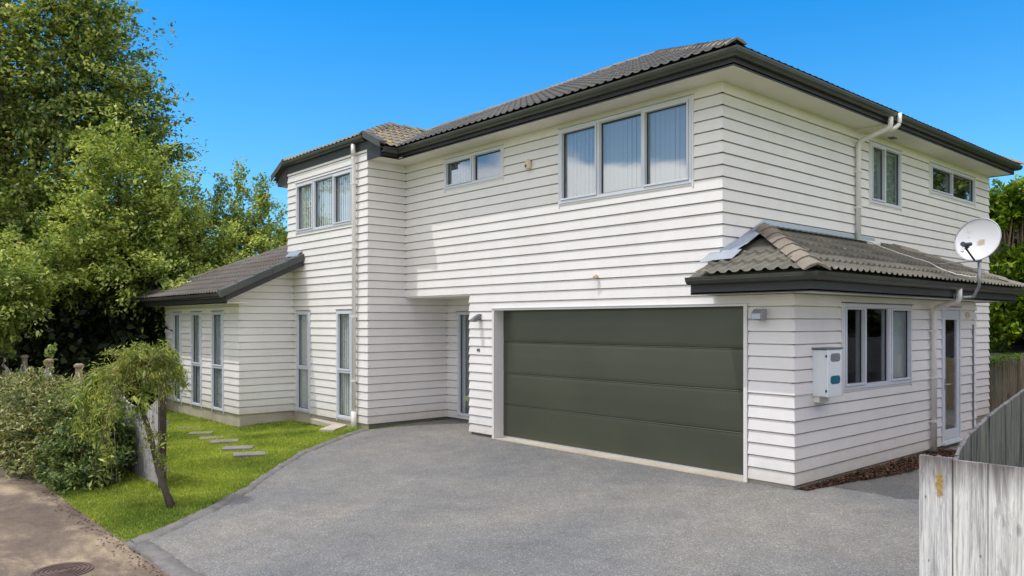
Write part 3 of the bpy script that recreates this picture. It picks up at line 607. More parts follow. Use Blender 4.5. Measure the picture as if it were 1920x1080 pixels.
# glazed side door
fr = FY(0); d = MB(); u0, u1, z0, z1 = DOOR
for q in ((u0, u0+.05, z0, z1), (u1-.05, u1, z0, z1), (u0+.05, u1-.05, z1-.05, z1), (u0+.05, u1-.05, z0, z0+.04)): d.fbox(fr, q[0], q[1], -.05, .04, q[2], q[3])
for q in ((u0+.055, u0+.15, z0+.045, z1-.055), (u1-.15, u1-.055, z0+.045, z1-.055), (u0+.15, u1-.15, z1-.21, z1-.055), (u0+.15, u1-.15, z0+.045, z0+.20)): d.fbox(fr, q[0], q[1], -.02, .025, q[2], q[3])
door = d.build('side_door', M['alu'], HOUSE, bevel=.004)
p = MB(); p.fbox(fr, u0+.15, u1-.15, .0, .004, z0+.20, z1-.21); p.build('pane', M['glass'], door)
p = MB(); p.tube([fr(u0+.10, .03, 1.06), fr(u0+.10, .075, 1.06), fr(u0+.22, .075, 1.06)], .010); p.fbox(fr, u0+.08, u0+.12, .0255, .034, .97, 1.15); p.build('handle', M['alu_light'], door)
p = MB(); p.fbox(fr, u0-.03, u1+.03, 0, .05, z1+.004, z1+.014); p.build('head_flashing', M['alu_dark'], door)
p = MB(); p.fbox(fr, u0-.02, u1+.02, 0, .075, z0-.03, z0-.002); p.build('sill', M['alu'], door)

# garage door -----------------------------------------------------------
fr = FX(0); D = -.20
gm = MB(); n = 4; h = (GZ-.035)/n; z0 = .035
for i in range(n):
    a = z0+i*h; prof = [(a+.001, -.006), (a+.010, .001), (a+.05, .004), (a+h*.5, .006), (a+h-.06, .004), (a+h-.022, .002), (a+h-.008, .007), (a+h-.001, .001)]
    for (za, na), (zb, nb) in zip(prof, prof[1:]): gm.quad(fr(GX0, D+na, za), fr(GX1, D+na, za), fr(GX1, D+nb, zb), fr(GX0, D+nb, zb))
    gm.quad(fr(GX0, D-.004, a+h), fr(GX1, D-.004, a+h), fr(GX1, D-.012, a+h+.003), fr(GX0, D-.012, a+h+.003))
gd = gm.build('garage_door', M['gdoor'], HOUSE)
tag(gd, 'dark olive sectional garage door')
p = MB(); p.fbox(fr, GX0, GX1, D-.01, D+.02, .008, .034); p.build('bottom_rail', M['alu_light'], gd)
p = MB()
for s, xa, xb in ((0, GX0-.05, GX0), (1, GX1, GX1+.05)):
    p.fbox(fr, xa, xb, D-.05, .036, -.02, GZ+.028)
p.fbox(fr, GX0, GX1, D-.05, .035, GZ, GZ+.027)
p.build('garage_door_frame', M['trimwhite'], HOUSE)
p = MB(); p.fbox(fr, GX0-.07, GX1+.07, 0, .05, GZ+.030, GZ+.040); p.build('head_flashing', M['alu'], HOUSE)
p = MB(); p.fbox(fr, GX0-.06, GX1+.06, -.6, .055, -.2, .0075); p.build('threshold', M['plinth'], HOUSE)
p = MB(); p.box((XU-.3, -.02, 0), (XU-.2, -.01, .001))

# downpipes ---------------------------------------------------------------
def bend(pts, r=.07, n=5):
    pts = [Vector(p) for p in pts]; o = [pts[0]]
    for a, b, c in zip(pts, pts[1:], pts[2:]):
        d1 = (a-b).normalized(); d2 = (c-b).normalized(); k = min(r, (a-b).length*.45, (c-b).length*.45)
        p0 = b+d1*k; p2 = b+d2*k
        for i in range(n+1):
            t = i/n; o.append(p0*(1-t)**2+b*2*t*(1-t)+p2*t*t)
    o.append(pts[-1]); return o
def brackets(dp, x, y, zs, ax):
    for z in zs:
        m = MB()
        if ax == 'y': m.box((x-.052, y-.046, z-.014), (x+.052, y+.07, z+.014))
        else: m.box((x-.07, y-.052, z-.014), (x+.046, y+.052, z+.014))
        m.build('bracket', M['pvc'], dp)
p = MB(); p.tube(bend([(-9.02, YT-.10, 5.70), (-9.02, YT-.10, 5.40), (-9.02, YT-.085, 5.2), (-9.02, YT-.085, -.12)], .04), .040, 14)
p.tube([(-9.02, YT-.10, 5.46), (-9.02, YT-.10, 5.68)], .047, 14); p.tube([(-9.02, YT-.085, -.12), (-9.02, YT-.085, .28)], .056, 14)
dp = p.build('downpipe', M['pvc'], HOUSE, smooth=True); brackets(dp, -9.02, YT-.085, (4.9, 3.6, 2.2, .9), 'y')
p = MB(); p.tube(bend([(-.46, 3.93, 5.42), (-.46, 3.93, 5.25), (XU+.07, 3.89, 5.10), (XU+.07, 3.89, 3.42)], .09), .041, 14)
p.tube(bend([(-.385, 4.10, 5.50), (-.385, 4.10, 5.30), (-.50, 3.98, 5.22)], .09), .034, 12)
dp = p.build('downpipe', M['pvc'], HOUSE, smooth=True); brackets(dp, XU+.07, 3.89, (4.6, 4.0), 'x')
p = MB(); p.tube(bend([(XU+.07, 3.89, 3.47), (XU+.07, 3.89, 3.43), (XU+.25, 4.25, 3.40)], .03), .041, 14); p.build('downpipe_shoe', M['pvc'], HOUSE, smooth=True)
p = MB(); p.tube(bend([(.57, 3.90, 2.60), (.57, 3.90, 2.41), (.075, 4.28, 2.31), (.075, 4.28, -.02)], .09), .041, 14)
dp = p.build('downpipe', M['pvc'], HOUSE, smooth=True); brackets(dp, .075, 4.28, (1.95, 1.2, .5), 'x')
p = MB(); p.tube([(.03, 6.18, 2.05), (.03, 6.18, .1)], .014, 8); p.build('conduit', M['lampgrey'], HOUSE)
p = MB(); p.box((-.93, 4.93, SOF-.012), (-.83, 5.10, SOF-.0005)); p.build('soffit_vent', M['plinth_dark'], HOUSE)
p = MB(); p.box((XU, 3.95, SOF-.045), (-.54, 3.99, SOF-.001)); p.build('soffit_batten', M['soffit'], HOUSE)

# ------------------------------------------------------------------ fixtures on the walls
t = thing('wall_lamp', (-6.18, -.02, 2.10), 'grey angled wall lamp on the narrow weatherboard pier left of the garage door', 'lamp', 'grey wall lamps beside the garage door')
p = MB(); p.box((-6.20, -.05, 2.12), (-6.12, -.016, 2.24)); p.build('back_plate', M['lampgrey'], t, bevel=.004)
p = MB()
pr = [(-.03, 2.235), (-.09, 2.215), (-.21, 2.135), (-.22, 2.105), (-.15, 2.10), (-.09, 2.13), (-.05, 2.165), (-.03, 2.17)]
k = len(pr); P = [(-6.205, y, z) for y, z in pr]+[(-6.115, y, z) for y, z in pr]; p.add(P, [(i, (i+1) % k, k+(i+1) % k, k+i) for i in range(k)]+[tuple(range(k)), tuple(range(k, 2*k))[::-1]])
p.build('hood', M['lampgrey'], t, bevel=.004)
p = MB(); p.box((-6.19, -.19, 2.094), (-6.13, -.12, 2.104)); p.build('lens', M['trimwhite'], t)
t = thing('wall_lamp', (-.43, -.02, 2.13), 'small box shaped grey wall lamp under the porch eave right of the garage door', 'lamp', 'grey wall lamps beside the garage door')
p = MB(); p.box((-.475, -.045, 2.12), (-.375, -.016, 2.25)); p.build('back_plate', M['lampgrey'], t, bevel=.004)
p = MB(); pr = [(-.04, 2.255), (-.12, 2.245), (-.165, 2.20), (-.175, 2.125), (-.165, 2.12), (-.04, 2.12)]
k = len(pr); P = [(-.49, y, z) for y, z in pr]+[(-.36, y, z) for y, z in pr]; p.add(P, [(i, (i+1) % k, k+(i+1) % k, k+i) for i in range(k)]+[tuple(range(k)), tuple(range(k, 2*k))[::-1]])
p.build('hood', M['galv'], t, bevel=.006)
p = MB(); p.box((-.47, -.155, 2.112), (-.38, -.055, 2.12)); p.build('lens', M['black'], t)
t = thing('motion_sensor', (-4.81, -.02, 4.70), 'cream motion sensor with black eye between the two upstairs front windows', 'sensor')
p = MB(); p.tube([(-4.81, -.05, 4.69), (-4.81, -.06, 4.72), (-4.81, -.06, 4.82), (-4.81, -.05, 4.85)], [.035, .05, .05, .035], 14); p.box((-4.84, -.04, 4.71), (-4.78, -.01, 4.84)); p.build('sensor_body', M['beige'], t, smooth=True)
p = MB(); p.tube([(-4.825, -.095, 4.745), (-4.83, -.112, 4.735)], [.03, .02], 12); p.build('lens', M['black'], t)
t = thing('motion_sensor', (-3.26, -.02, 2.79), 'small cream sensor knob on bare weatherboards above the garage door', 'sensor')
p = MB(); p.tube([(-3.26, -.01, 2.80), (-3.26, -.07, 2.80)], .022, 10); p.tube([(-3.285, -.085, 2.785), (-3.26, -.085, 2.80), (-3.235, -.085, 2.81)], [.028, .04, .03], 12); p.build('sensor_body', M['beige'], t, smooth=True)
p = MB(); p.tube([(-3.285, -.10, 2.785), (-3.30, -.125, 2.772)], [.022, .018], 10); p.build('lens', M['trimwhite'], t)
p = MB(); p.fbox(FX(0), -6.245, -6.225, .016, .030, 1.555, 1.60); p.fbox(FX(0), -6.215, -6.165, .016, .030, 1.553, 1.605); p.fbox(FX(0), -6.245, -6.18, .016, .026, 1.57, 1.585)
tag(p.build('wall_button', M['lampgrey'], bevel=.003), 'tiny grey fitting on the pier below the angled wall lamp', 'fitting')
p = MB(); p.tube([(.016, 5.89, 2.21), (.05, 5.89, 2.21)], .055, 20); p.tube([(.05, 5.89, 2.21), (.075, 5.89, 2.21)], [.04, .03], 16)
tag(p.build('wall_sensor', M['beige'], smooth=False), 'round cream disc on the side wall right of the glass door', 'fitting')
# meter box
t = thing('meter_box', (.02, .62, 1.12), 'white meter box with grey grille and teal panel on the side wall', 'meter box')
fr = FY(0); p = MB(); p.fbox(fr, .44, .80, .002, .20, 1.14, 1.735); body = p.build('cabinet', M['meter'], t, bevel=.012)
p = MB(); p.fbox(fr, .43, .81, .201, .222, 1.135, 1.74); dr = p.build('door', M['meter'], t, bevel=.008)
p = MB(); p.fbox(fr, .42, .83, .0, .235, 1.742, 1.762); p.build('cap', M['lampgrey'], t, bevel=.004)
def rrect(fr, u0, u1, z0, z1, n, r=.045, th=.004):
    pts = []
    for (cu, cz, a0) in ((u1-r, z1-r, 0), (u0+r, z1-r, 90), (u0+r, z0+r, 180), (u1-r, z0+r, 270)):
        for i in range(5): a = rad(a0+i*22.5); pts.append((cu+r*math.cos(a), cz+r*math.sin(a)))
    m = MB(); k = len(pts); m.add([fr(u, n, z) for u, z in pts]+[fr(u, n+th, z) for u, z in pts], [tuple(range(k)), tuple(range(k, 2*k))]+[(i, (i+1) % k, k+(i+1) % k, k+i) for i in range(k)]); return m
g = rrect(fr, .50, .755, 1.585, 1.69, .2225); gr = g.build('grille', M['meter_grey'], t)
p = MB()
for i in range(5): p.fbox(fr, .53, .725, .2265, .231, 1.60+i*.018, 1.608+i*.018)
p.build('louvre', M['galv'], gr)
rrect(fr, .50, .755, 1.30, 1.405, .2225).build('window_panel', M['teal'], t)
p = MB(); p.fbox(fr, .425, .431, .19, .212, 1.64, 1.67); p.fbox(fr, .425, .431, .19, .212, 1.20, 1.23); p.build('hinge', M['black'], t)
p = MB(); p.fbox(fr, .47, .72, .003, .09, 1.06, 1.138); p.build('conduit_box', M['soffit'], t)
# satellite dish
t = thing('satellite_dish', (.75, 4.18, 2.5), 'white satellite dish with rust spots on a bent galvanised pole above the porch gutter', 'satellite dish')
C0 = Vector(at(1832, 449, 10.06)); nn = (-RT*.807-FW*.538+Vector((0, 0, .242))).normalized()
upd = (Vector((0, 0, 1))-nn*nn.z).normalized(); sd2 = upd.cross(nn).normalized(); upd2 = upd
M['dish'].node_tree.nodes['spot'].inputs[1].default_value = tuple(C0+RT*.02-Vector((0, 0, .02))-nn*.08-Vector((.75, 4.18, 2.5)))
p = MB(); rings = 10; seg = 48; R0, R1 = .285, .285; V = []; Fc = []
for back in (0, 1):
    o = len(V)
    for i in range(rings+1):
        r = i/rings; dep = .085*(r*r)-.085-back*.008
        for k in range(seg): a = 2*math.pi*k/seg; V.append(C0+sd2*(math.cos(a)*r*R0)+upd2*(math.sin(a)*r*R1)+nn*dep)
    for i in range(rings):
        for k in range(seg): Fc.append((o+i*seg+k, o+i*seg+(k+1) % seg, o+(i+1)*seg+(k+1) % seg, o+(i+1)*seg+k))
o1 = rings*seg; o2 = (rings+1)*seg+rings*seg
Fc += [(o1+k, o1+(k+1) % seg, o2+(k+1) % seg, o2+k) for k in range(seg)]
p.add(V, Fc); p.build('reflector', M['dish'], t, smooth=True)
p = MB(); p.tube([C0+sd2*(math.cos(2*math.pi*k/48)*R0)+upd2*(math.sin(2*math.pi*k/48)*R1) for k in range(49)], .007, 6, False); p.build('rim', M['galv'], t, smooth=True)
base = C0-upd2*.28; foc = base+nn*.25+Vector((0, 0, .12))
p = MB(); p.tube([base-nn*.05, base, foc-nn*.03-upd*.03], .013, 8); p.build('arm', M['navy'], t)
p = MB(); p.tube([foc+nn*.06, foc-nn*.02], .030, 14); p.tube([foc-nn*.02, foc-nn*.05], [.036, .036], 14); p.tube([foc+nn*.02, foc+nn*.02+RT*.09+Vector((0,0,.01))], .024, 10); lnb = p.build('receiver', M['navy'], t)
p = MB(); p.tube([foc-nn*.05, foc-nn*.06], .027, 14); p.tube([foc-upd*.035+nn*.03, foc-upd*.10+nn*.04], .018, 10); p.build('receiver_cap', M['dish'], lnb)
pb = Vector((.50, 3.95, 2.47)); pp = Vector((.80, 4.10, 2.56)); pt_ = at(1836, 486, 10.12)
p = MB(); p.tube(bend([pb, (.72, 4.05, 2.47), Vector((pt_.x, pt_.y, 2.56)), pt_], .12), .021, 12); p.tube([pt_-Vector((0,0,.03)), pt_+Vector((0,0,.05))], .03, 12); p.build('pole', M['galv'], t, smooth=True)
p = MB(); p.tube([pt_+Vector((0,0,.0)), C0-nn*.10-upd*.05], .022, 8); p.box((C0.x-nn.x*.19-.035, C0.y-nn.y*.19-.035, C0.z-.14), (C0.x-nn.x*.19+.035, C0.y-nn.y*.19+.035, C0.z-.02)); p.build('mount', M['galv'], t)
p = MB(); p.box((.49, 3.88, 2.43), (.515, 4.02, 2.52)); p.build('foot_plate', M['galv'], t)
p = MB(); p.tube([pt_-Vector((0, 0, .02)), (-.50, 5.55, 3.10)], .009, 6); p.build('brace', M['galv'], t)
p = MB(); cb = [(-.93, 3.75, 3.43), (-.75, 3.85, 3.36), (-.5, 4.05, 3.24), (-.2, 4.25, 3.085), (.0, 4.3, 3.0), (.2, 4.28, 2.90), (.4, 4.3, 2.80), (.62, 4.28, 2.74), (pt_.x-.02, pt_.y+.02, 2.66)]
sm = []
cb = [(x_, y_, z_+.035) for x_, y_, z_ in cb]
for i in range(len(cb)-1):
    a = Vector(cb[i]); b = Vector(cb[i+1])
    for k in range(3): sm.append(a.lerp(b, k/3)+Vector((0, 0, .012*math.sin(i*2.1+k))))
p.tube(sm, .011, 6); tag(p.build('cable', M['cable'], smooth=True), 'pale cable lying across the porch tiles to the dish pole', 'cable')

# ------------------------------------------------------------------ ground
def sst(a, b, x): t = np.clip((x-a)/(b-a), 0, 1); return t*t*(3-2*t)
def gz(x, y):
    x = np.asarray(x, float); y = np.asarray(y, float)
    return -.045*np.clip(-y, 0, 6.66)-.13*sst(0, 2.5, -8.8-x)*(1-sst(0, 4.4, -y-2.2))
def sheet(name, X, Y, Z, m, **kw):
    r, c = X.shape; me = bpy.data.meshes.new(name); V = np.stack([X, Y, Z], -1).reshape(-1, 3)
    F = [(i*c+j, i*c+j+1, (i+1)*c+j+1, (i+1)*c+j) for i in range(r-1) for j in range(c-1)]
    me.from_pydata(V.tolist(), [], F); me.materials.append(m); me.polygons.foreach_set('use_smooth', [True]*len(F))
    ob = bpy.data.objects.new(name, me); COL.objects.link(ob); tag(ob, **kw); return ob
def axis(a, b, lo, hi, st): return np.concatenate([lo-np.geomspace(a, 1, 14)+1, np.arange(lo+st, hi, st), hi+np.geomspace(1, b, 14)-1])
xs = axis(400, 400, -30, 14, .3); ys = axis(400, 400, -14, 20, .3)
X, Y = np.meshgrid(xs, ys); zz_ = gz(X, Y)-.012
zz_ -= .05*((X > -8.0) & (X < 3.2) & (Y < .0))   # bed of the driveway
zz_ += .02*np.sin(X*1.7)*np.sin(Y*2.1)*((X < -19) | (X > 5))*((Y > -6) | (Y < -15))
sheet('ground', X, Y, zz_, M['ground'], kind='structure')
# driveway
EY = [1.2, -.90, -1.09, -1.4, -2.34, -2.97, -4.02, -4.63, -5.31, -5.93, -6.57][::-1]
EX = [-8.60, -8.62, -8.60, -8.44, -7.82, -7.38, -6.30, -5.63, -5.00, -4.52, -4.12][::-1]
edge = lambda y: np.interp(y, EY, EX)
ysd = np.arange(-6.56, 1.21, .097); tt = np.linspace(0, 1, 90)
Y = np.repeat(ysd[:, None], 90, 1); X0 = edge(ysd)[:, None]+.16; Xr = np.where(ysd > 0, 3.3, 3.3)[:, None]; X = X0+(Xr-X0)*tt[None]
sheet('driveway', X, Y, gz(X, Y)+.0+.006*np.sin(X*1.3+1)*np.sin(Y*1.9), M['drive'], kind='structure')
ysd = np.arange(-.02, 14, .4); X = np.repeat(np.linspace(.02, 3.3, 12)[None], len(ysd), 0); Y = np.repeat(ysd[:, None], 12, 1)
sheet('path', X, Y, gz(X, Y)-.0065, M['drive'], kind='structure')
ysd = np.arange(6.4, 14, .4); X = np.repeat(np.linspace(-1.6, .02, 6)[None], len(ysd), 0); Y = np.repeat(ysd[:, None], 6, 1)
sheet('path', X, Y, gz(X, Y)-.0066, M['drive'], kind='structure')
# kerb strip of rough concrete
yk = np.concatenate([np.arange(-6.56, -.93, .05)]); wob = .015*np.sin(yk*9)+.012*np.sin(yk*23+1)
w_ = .15+.10*sst(-5.4, -6.6, yk)*0+.07*sst(0, 1, (-yk-3.5)/2)
a0 = edge(yk)+wob; cols_ = [a0-.02, a0, a0+w_*.5, a0+w_, a0+w_+.03]; hs = [-.04, .022, .026, .012, -.02]
X = np.stack(cols_, 1); Y = np.repeat(yk[:, None], 5, 1); Z = gz(X, Y)+np.array(hs)[None]+.004*rng.normal(size=X.shape)
sheet('kerb', X, Y, Z, M['kerb'], kind='structure')
xk = np.arange(-4.20, 3.2, .06); wob = .02*np.sin(xk*5)+.012*rng.normal(size=len(xk))
Y = np.stack([-6.60+wob, -6.59+wob, -6.50+wob*.3, -6.40+wob*.5, -6.37+wob*.5], 1); X = np.repeat(xk[:, None], 5, 1)+.0
Z = -.30+np.array([-.03, .012, .020, .022, -.02])[None]+.003*rng.normal(size=X.shape)+.0*X
sheet('kerb', X, Y, Z, M['kerb'], kind='structure')
# lane along the front
X, Y = np.meshgrid(np.linspace(-40, 14, 110), np.linspace(-14, -6.60, 40)); Y = Y+(.03*np.sin(X*2.2)+.02*np.sin(X*5.3))*(Y > -6.7)
sheet('road', X, Y, -.3+.004+.006*np.sin(X*.9)*np.sin(Y*1.4), M['road'], kind='structure')
# manhole cover
t = thing('manhole_cover', (-3.50, -7.33, -.29), 'round rusty manhole cover with concentric rings in the brown lane', 'manhole cover')
def ring(mb, c, r0, r1, z0, z1, n=64):
    P = []
    for (r, z) in ((r0, z0), (r0, z1), (r1, z1), (r1, z0)): P += [(c[0]+r*math.cos(2*math.pi*k/n), c[1]+r*math.sin(2*math.pi*k/n), z) for k in range(n)]
    mb.add(P, [(j*n+k, j*n+(k+1) % n, (j+1)*n+(k+1) % n, (j+1)*n+k) for j in range(3) for k in range(n)])
mc = (-3.50, -7.33); p = MB()
p.tube([(mc[0], mc[1], -.31), (mc[0], mc[1], -.293)], .235, 64); p.build('cover_plate', M['iron'], t)
p = MB()
for r in (.05, .09, .13, .17, .21): ring(p, mc, r, r+.018, -.2935, -.284)
p.build('ring', M['iron'], t); p = MB(); ring(p, mc, .238, .262, -.31, -.287); p.build('rim', M['iron'], t)

# stepping stones
stones = [(-7.86, -3.66, 'pale rectangular paving slab nearest the driveway in the row of stepping stones'), (-8.66, -3.52, 'second stepping stone from the driveway, brown and slightly sunken'),
          (-9.72, -3.36, 'grey stepping stone third from the driveway in the lawn row'), (-10.72, -3.22, 'fourth stepping stone from the driveway, partly overgrown by grass'),
          (-11.72, -3.08, 'fifth stepping stone from the driveway, near the left wing'), (-12.75, -2.95, 'farthest stepping stone, almost lost in the grass by the left wing')]
for i, (x, y, lab) in enumerate(stones):
    z = float(gz(x, y)); p = MB(); a = rad(64+random.uniform(-9, 9)); w, l = .165, .255
    if i > 2: w *= .9; l *= .9
    top = (.040, .030, .034, .030, .022, .018)[i]; cs, sn = math.cos(a), math.sin(a); P = []
    for zz in (z-.05, z+top):
        for (u, v) in ((-l, -w), (l, -w), (l, w), (-l, w)):
            u += random.uniform(-.012, .012); P.append((x+u*cs-v*sn, y+u*sn+v*cs, zz))
    p.add(P, [(3,2,1,0),(4,5,6,7),(0,1,5,4),(1,2,6,5),(2,3,7,6),(3,0,4,7)])
    tag(p.build('stepping_stone', M['paver'], bevel=.008), lab, 'paving stone', 'stepping stones across the lawn')
p = MB(); z = float(gz(-9.2, -1.3)); P = [(x, y, zz) for zz in (z-.06, z+.045) for (x, y) in ((-9.10, -1.72), (-8.86, -1.52), (-9.34, -.96), (-10.9, -.93), (-10.8, -1.05), (-9.62, -1.15))]
p.add(P, [(0,5,4,3,2,1), (6,7,8,9,10,11)]+[(i, (i+1) % 6, 6+(i+1) % 6, 6+i) for i in range(6)]); tag(p.build('concrete_slab', M['plinth'], bevel=.006), 'flat concrete pad at the wall foot beside the left downpipe', 'concrete pad')

# ------------------------------------------------------------------ leaf builder
def leafmesh(name, parent, C, Dv, Nv, ln, wd, m, fold=.12, tag_=None):
    N = len(C); Dv = Dv/np.linalg.norm(Dv, axis=1, keepdims=True); S = np.cross(Dv, Nv); S /= (np.linalg.norm(S, axis=1, keepdims=True)+1e-9); Nn = np.cross(S, Dv)
    ln = np.broadcast_to(np.asarray(ln, float), (N,))[:, None]; wd = np.broadcast_to(np.asarray(wd, float), (N,))[:, None]
    o = np.array(ORG[parent.name]) if parent else np.zeros(3)
    V = np.empty((N, 4, 3)); V[:, 0] = C-Dv*ln*.5; V[:, 1] = C+S*wd*.5+Nn*ln*fold*.5; V[:, 2] = C+Dv*ln*.5-Nn*ln*fold; V[:, 3] = C-S*wd*.5+Nn*ln*fold*.5
    V = (V-o).reshape(-1, 3); me = bpy.data.meshes.new(name)
    me.vertices.add(N*4); me.vertices.foreach_set('co', V.astype(np.float32).ravel())
    me.loops.add(N*4); me.loops.foreach_set('vertex_index', np.arange(N*4, dtype=np.int32))
    me.polygons.add(N); me.polygons.foreach_set('loop_start', np.arange(0, N*4, 4, dtype=np.int32)); me.polygons.foreach_set('loop_total', np.full(N, 4, dtype=np.int32))
    me.update(calc_edges=True); me.materials.append(m)
    ob = bpy.data.objects.new(name, me); COL.objects.link(ob)
    if parent: ob.parent = parent; ORG[ob.name] = Vector(o)
    return ob
def unit(n): v = rng.normal(size=(n, 3)); return v/np.linalg.norm(v, axis=1, keepdims=True)
def sprays(cents, outd, n_leaf, rad_, flat=.35, upn=1.2, ln=.12, wd=.07, droop=.25):
    """leaf clusters: each centre gets a flattened tilted spray of leaves"""
    k = len(cents); rr = np.broadcast_to(np.asarray(rad_, float), (k,))
    ax = outd+rng.normal(size=(k, 3))*.35; ax /= np.linalg.norm(ax, axis=1, keepdims=True)      # spray axis
    up = np.tile([0, 0, 1.], (k, 1))+rng.normal(size=(k, 3))*.28; sd_ = np.cross(ax, up); sd_ /= np.linalg.norm(sd_, axis=1, keepdims=True); up = np.cross(sd_, ax)
    idx = np.repeat(np.arange(k), n_leaf); n = len(idx)
    q = unit(n)*(rng.random((n, 1))**.45); a = q[:, 0:1]*1.35; b = q[:, 1:2]*.85; c = q[:, 2:3]*flat
    C = cents[idx]+(ax[idx]*a+sd_[idx]*b+up[idx]*c)*rr[idx][:, None]
    C[:, 2] -= droop*rr[idx]*(a[:, 0]**2)*.6
    D = ax[idx]*.7+sd_[idx]*b*.9+unit(n)*.7; Nv = np.array([0, 0, 1.])*upn+unit(n)*.8+outd[idx]*.35
    return C, D, Nv, ln*(.7+.6*rng.random(n)), wd*(.7+.6*rng.random(n))
def blobs(bl, dens, shell=.5):
    """points in lumpy ellipsoids (centre, radii, weight)"""
    cs = []; od = []
    for c, r, w in bl:
        n = int(dens*w*r[0]*r[1]*r[2]**.5); u = unit(n); lump = 1+.16*np.sin(u[:, 0]*5+c[0])+.14*np.sin(u[:, 1]*6.3+c[1]*2)*np.cos(u[:, 2]*5.1)
        rr = (shell+(1-shell)*rng.random(n)**.7)*lump; cs.append(np.array(c)+u*rr[:, None]*np.array(r)); od.append(u)
    return np.concatenate(cs), np.concatenate(od)
def limbs(t, base, top, r0, targets, m, wander=.25, name='trunk'):
    p = MB(); base = Vector(base); top = Vector(top); pts = []
    for i in range(9):
        f = i/8; pts.append(base.lerp(top, f)+Vector((random.uniform(-1, 1), random.uniform(-1, 1), 0))*wander*f*(1-f)*1.5)
    p.tube(pts, [r0*(1.25 if i == 0 else 1)*(1-.75*i/8) for i in range(9)], 10); tr = p.build(name, m, t, smooth=True)
    q = MB()
    for tg in targets:
        tg = Vector(tg); f = random.uniform(.3, .92); a = pts[int(f*8)]; mid = a.lerp(tg, .5)+Vector((random.uniform(-.3, .3), random.uniform(-.3, .3), random.uniform(.0, .5)))
        rr = r0*.34*(1-f*.6); pl = [a.lerp(mid, k/4) .lerp(mid.lerp(tg, k/4), k/4) for k in range(5)]
        q.tube(pl, [rr*(1-.2*k) for k in range(5)], 6)
    if targets: q.build('limb', m, t, smooth=True)
def tree(label, cat, base, bl, nl, sr, ml, trunk_r=.22, ln=.12, wd=.07, dens=30, flat=.35, nlimb=26, name='tree', shell=.5, group=None, top=None, extra=None, droop=.25):
    t = thing(name, base, label, cat, group)
    cs, od = blobs(bl, dens, shell)
    if extra is not None: cs = np.concatenate([cs, extra[0]]); od = np.concatenate([od, extra[1]])
    C, D, Nv, l, w = sprays(cs, od*.9+np.array([0, 0, .15]), nl, sr*(.6+.8*rng.random(len(cs))), flat, 2.0, ln, wd, droop)
    leafmesh('crown', t, C, D, Nv, l, w, ml)
    sel = cs[rng.choice(len(cs), min(nlimb, len(cs)), replace=False)]
    limbs(t, base, top or Vector(bl[0][0])+Vector((0, 0, bl[0][1][2]*.6)), trunk_r, [tuple(s) for s in sel], M['bark']); return t
def A(px, py, d): return tuple(at(px, py, d))

# big trees beyond the left wing
GRP = 'broadleaf trees beyond the left wing'
fe = []; fo = []
for (x0, y0, x1, y1) in ((120, 60, 232, 14), (120, 90, 240, 58), (130, 120, 222, 92), (140, 150, 255, 128), (150, 180, 290, 158), (170, 200, 318, 186), (160, 230, 300, 222), (180, 260, 345, 284), (190, 280, 338, 300), (150, 240, 270, 250), (200, 300, 330, 328), (100, 20, 200, 6)):
    for k in range(9):
        f = (k+random.random())/9; q = at(x0+(x1-x0)*f, y0+(y1-y0)*f+random.gauss(0, 3), 24.8+random.gauss(0, .3)); fe.append(tuple(q)); fo.append((RT.x, RT.y, .05))
FR = (np.array(fe), np.array(fo))
tA = tree('tallest broadleaf tree, cut by the left edge and top of the photo', 'tree', (*A(20, 620, 25)[:2], -.25),
     [(A(-10, 120, 25), (4.0, 4.0, 5.6), 1), (A(120, 180, 24.5), (2.4, 2.4, 3.0), 1.1), (A(210, 250, 24.5), (1.9, 1.9, 1.9), 1.1), (A(160, 60, 25), (1.5, 1.5, 1.9), 1.1), (A(-20, 460, 24), (3.0, 3.0, 2.4), 1), (A(90, 430, 24), (2.6, 2.6, 2.6), 1), (A(270, 300, 25), (1.1, 1.1, .8), 1.0)],
     78, .78, M['leafA'], .30, .155, .10, 11, .17, 60, shell=.30, group=GRP, droop=.1,
     extra=FR)
tree('lighter green tree rising in front of the tallest tree, left of the house', 'tree', (*A(215, 640, 21.5)[:2], -.25),
     [(A(225, 430, 21.5), (1.9, 1.9, 2.3), 1), (A(215, 330, 21.5), (1.2, 1.2, 1.7), 1.1), (A(300, 390, 21.8), (1.1, 1.1, 1.3), 1), (A(150, 500, 21), (1.5, 1.5, 1.3), 1), (A(300, 520, 21.5), (1.7, 1.7, 1.1), 1)],
     70, .42, M['leafB'], .16, .12, .075, 32, .4, 30, shell=.4, group=GRP)
tree('mid green tree with upright shoots just left of the upper storey', 'tree', (*A(430, 640, 26)[:2], -.25),
     [(A(430, 480, 26), (2.1, 2.1, 1.9), 1), (A(370, 470, 25.5), (1.7, 1.7, 2.0), 1), (A(500, 470, 26.5), (1.2, 1.2, 1.1), 1), (A(470, 400, 26), (1.0, 1.0, 1.1), .9)],
     62, .42, M['leafB'], .16, .12, .075, 30, .4, 26, shell=.4, group=GRP,
     extra=(np.array([A(404+2*i, 400-i*9, 26) for i in range(8)]+[A(446+i*.6, 380-i*9, 26) for i in range(8)]+[A(500-i*2, 400-i*8, 26) for i in range(8)]+[A(528, 470-i*9, 26.5) for i in range(6)]), np.tile([[.1, .0, 1.]], (30, 1))))
tree('bright leafy tree low at the left edge, overhanging the shrubs', 'tree', (*A(-50, 660, 18.5)[:2], -.25),
     [(A(-20, 520, 18.5), (1.5, 1.5, 1.1), 1.2), (A(30, 560, 18.5), (.9, .9, .7), 1.2), (A(-60, 600, 18), (1.3, 1.3, .8), 1)],
     70, .36, M['leafB'], .12, .12, .075, 40, .35, 18, shell=.4, group=GRP)
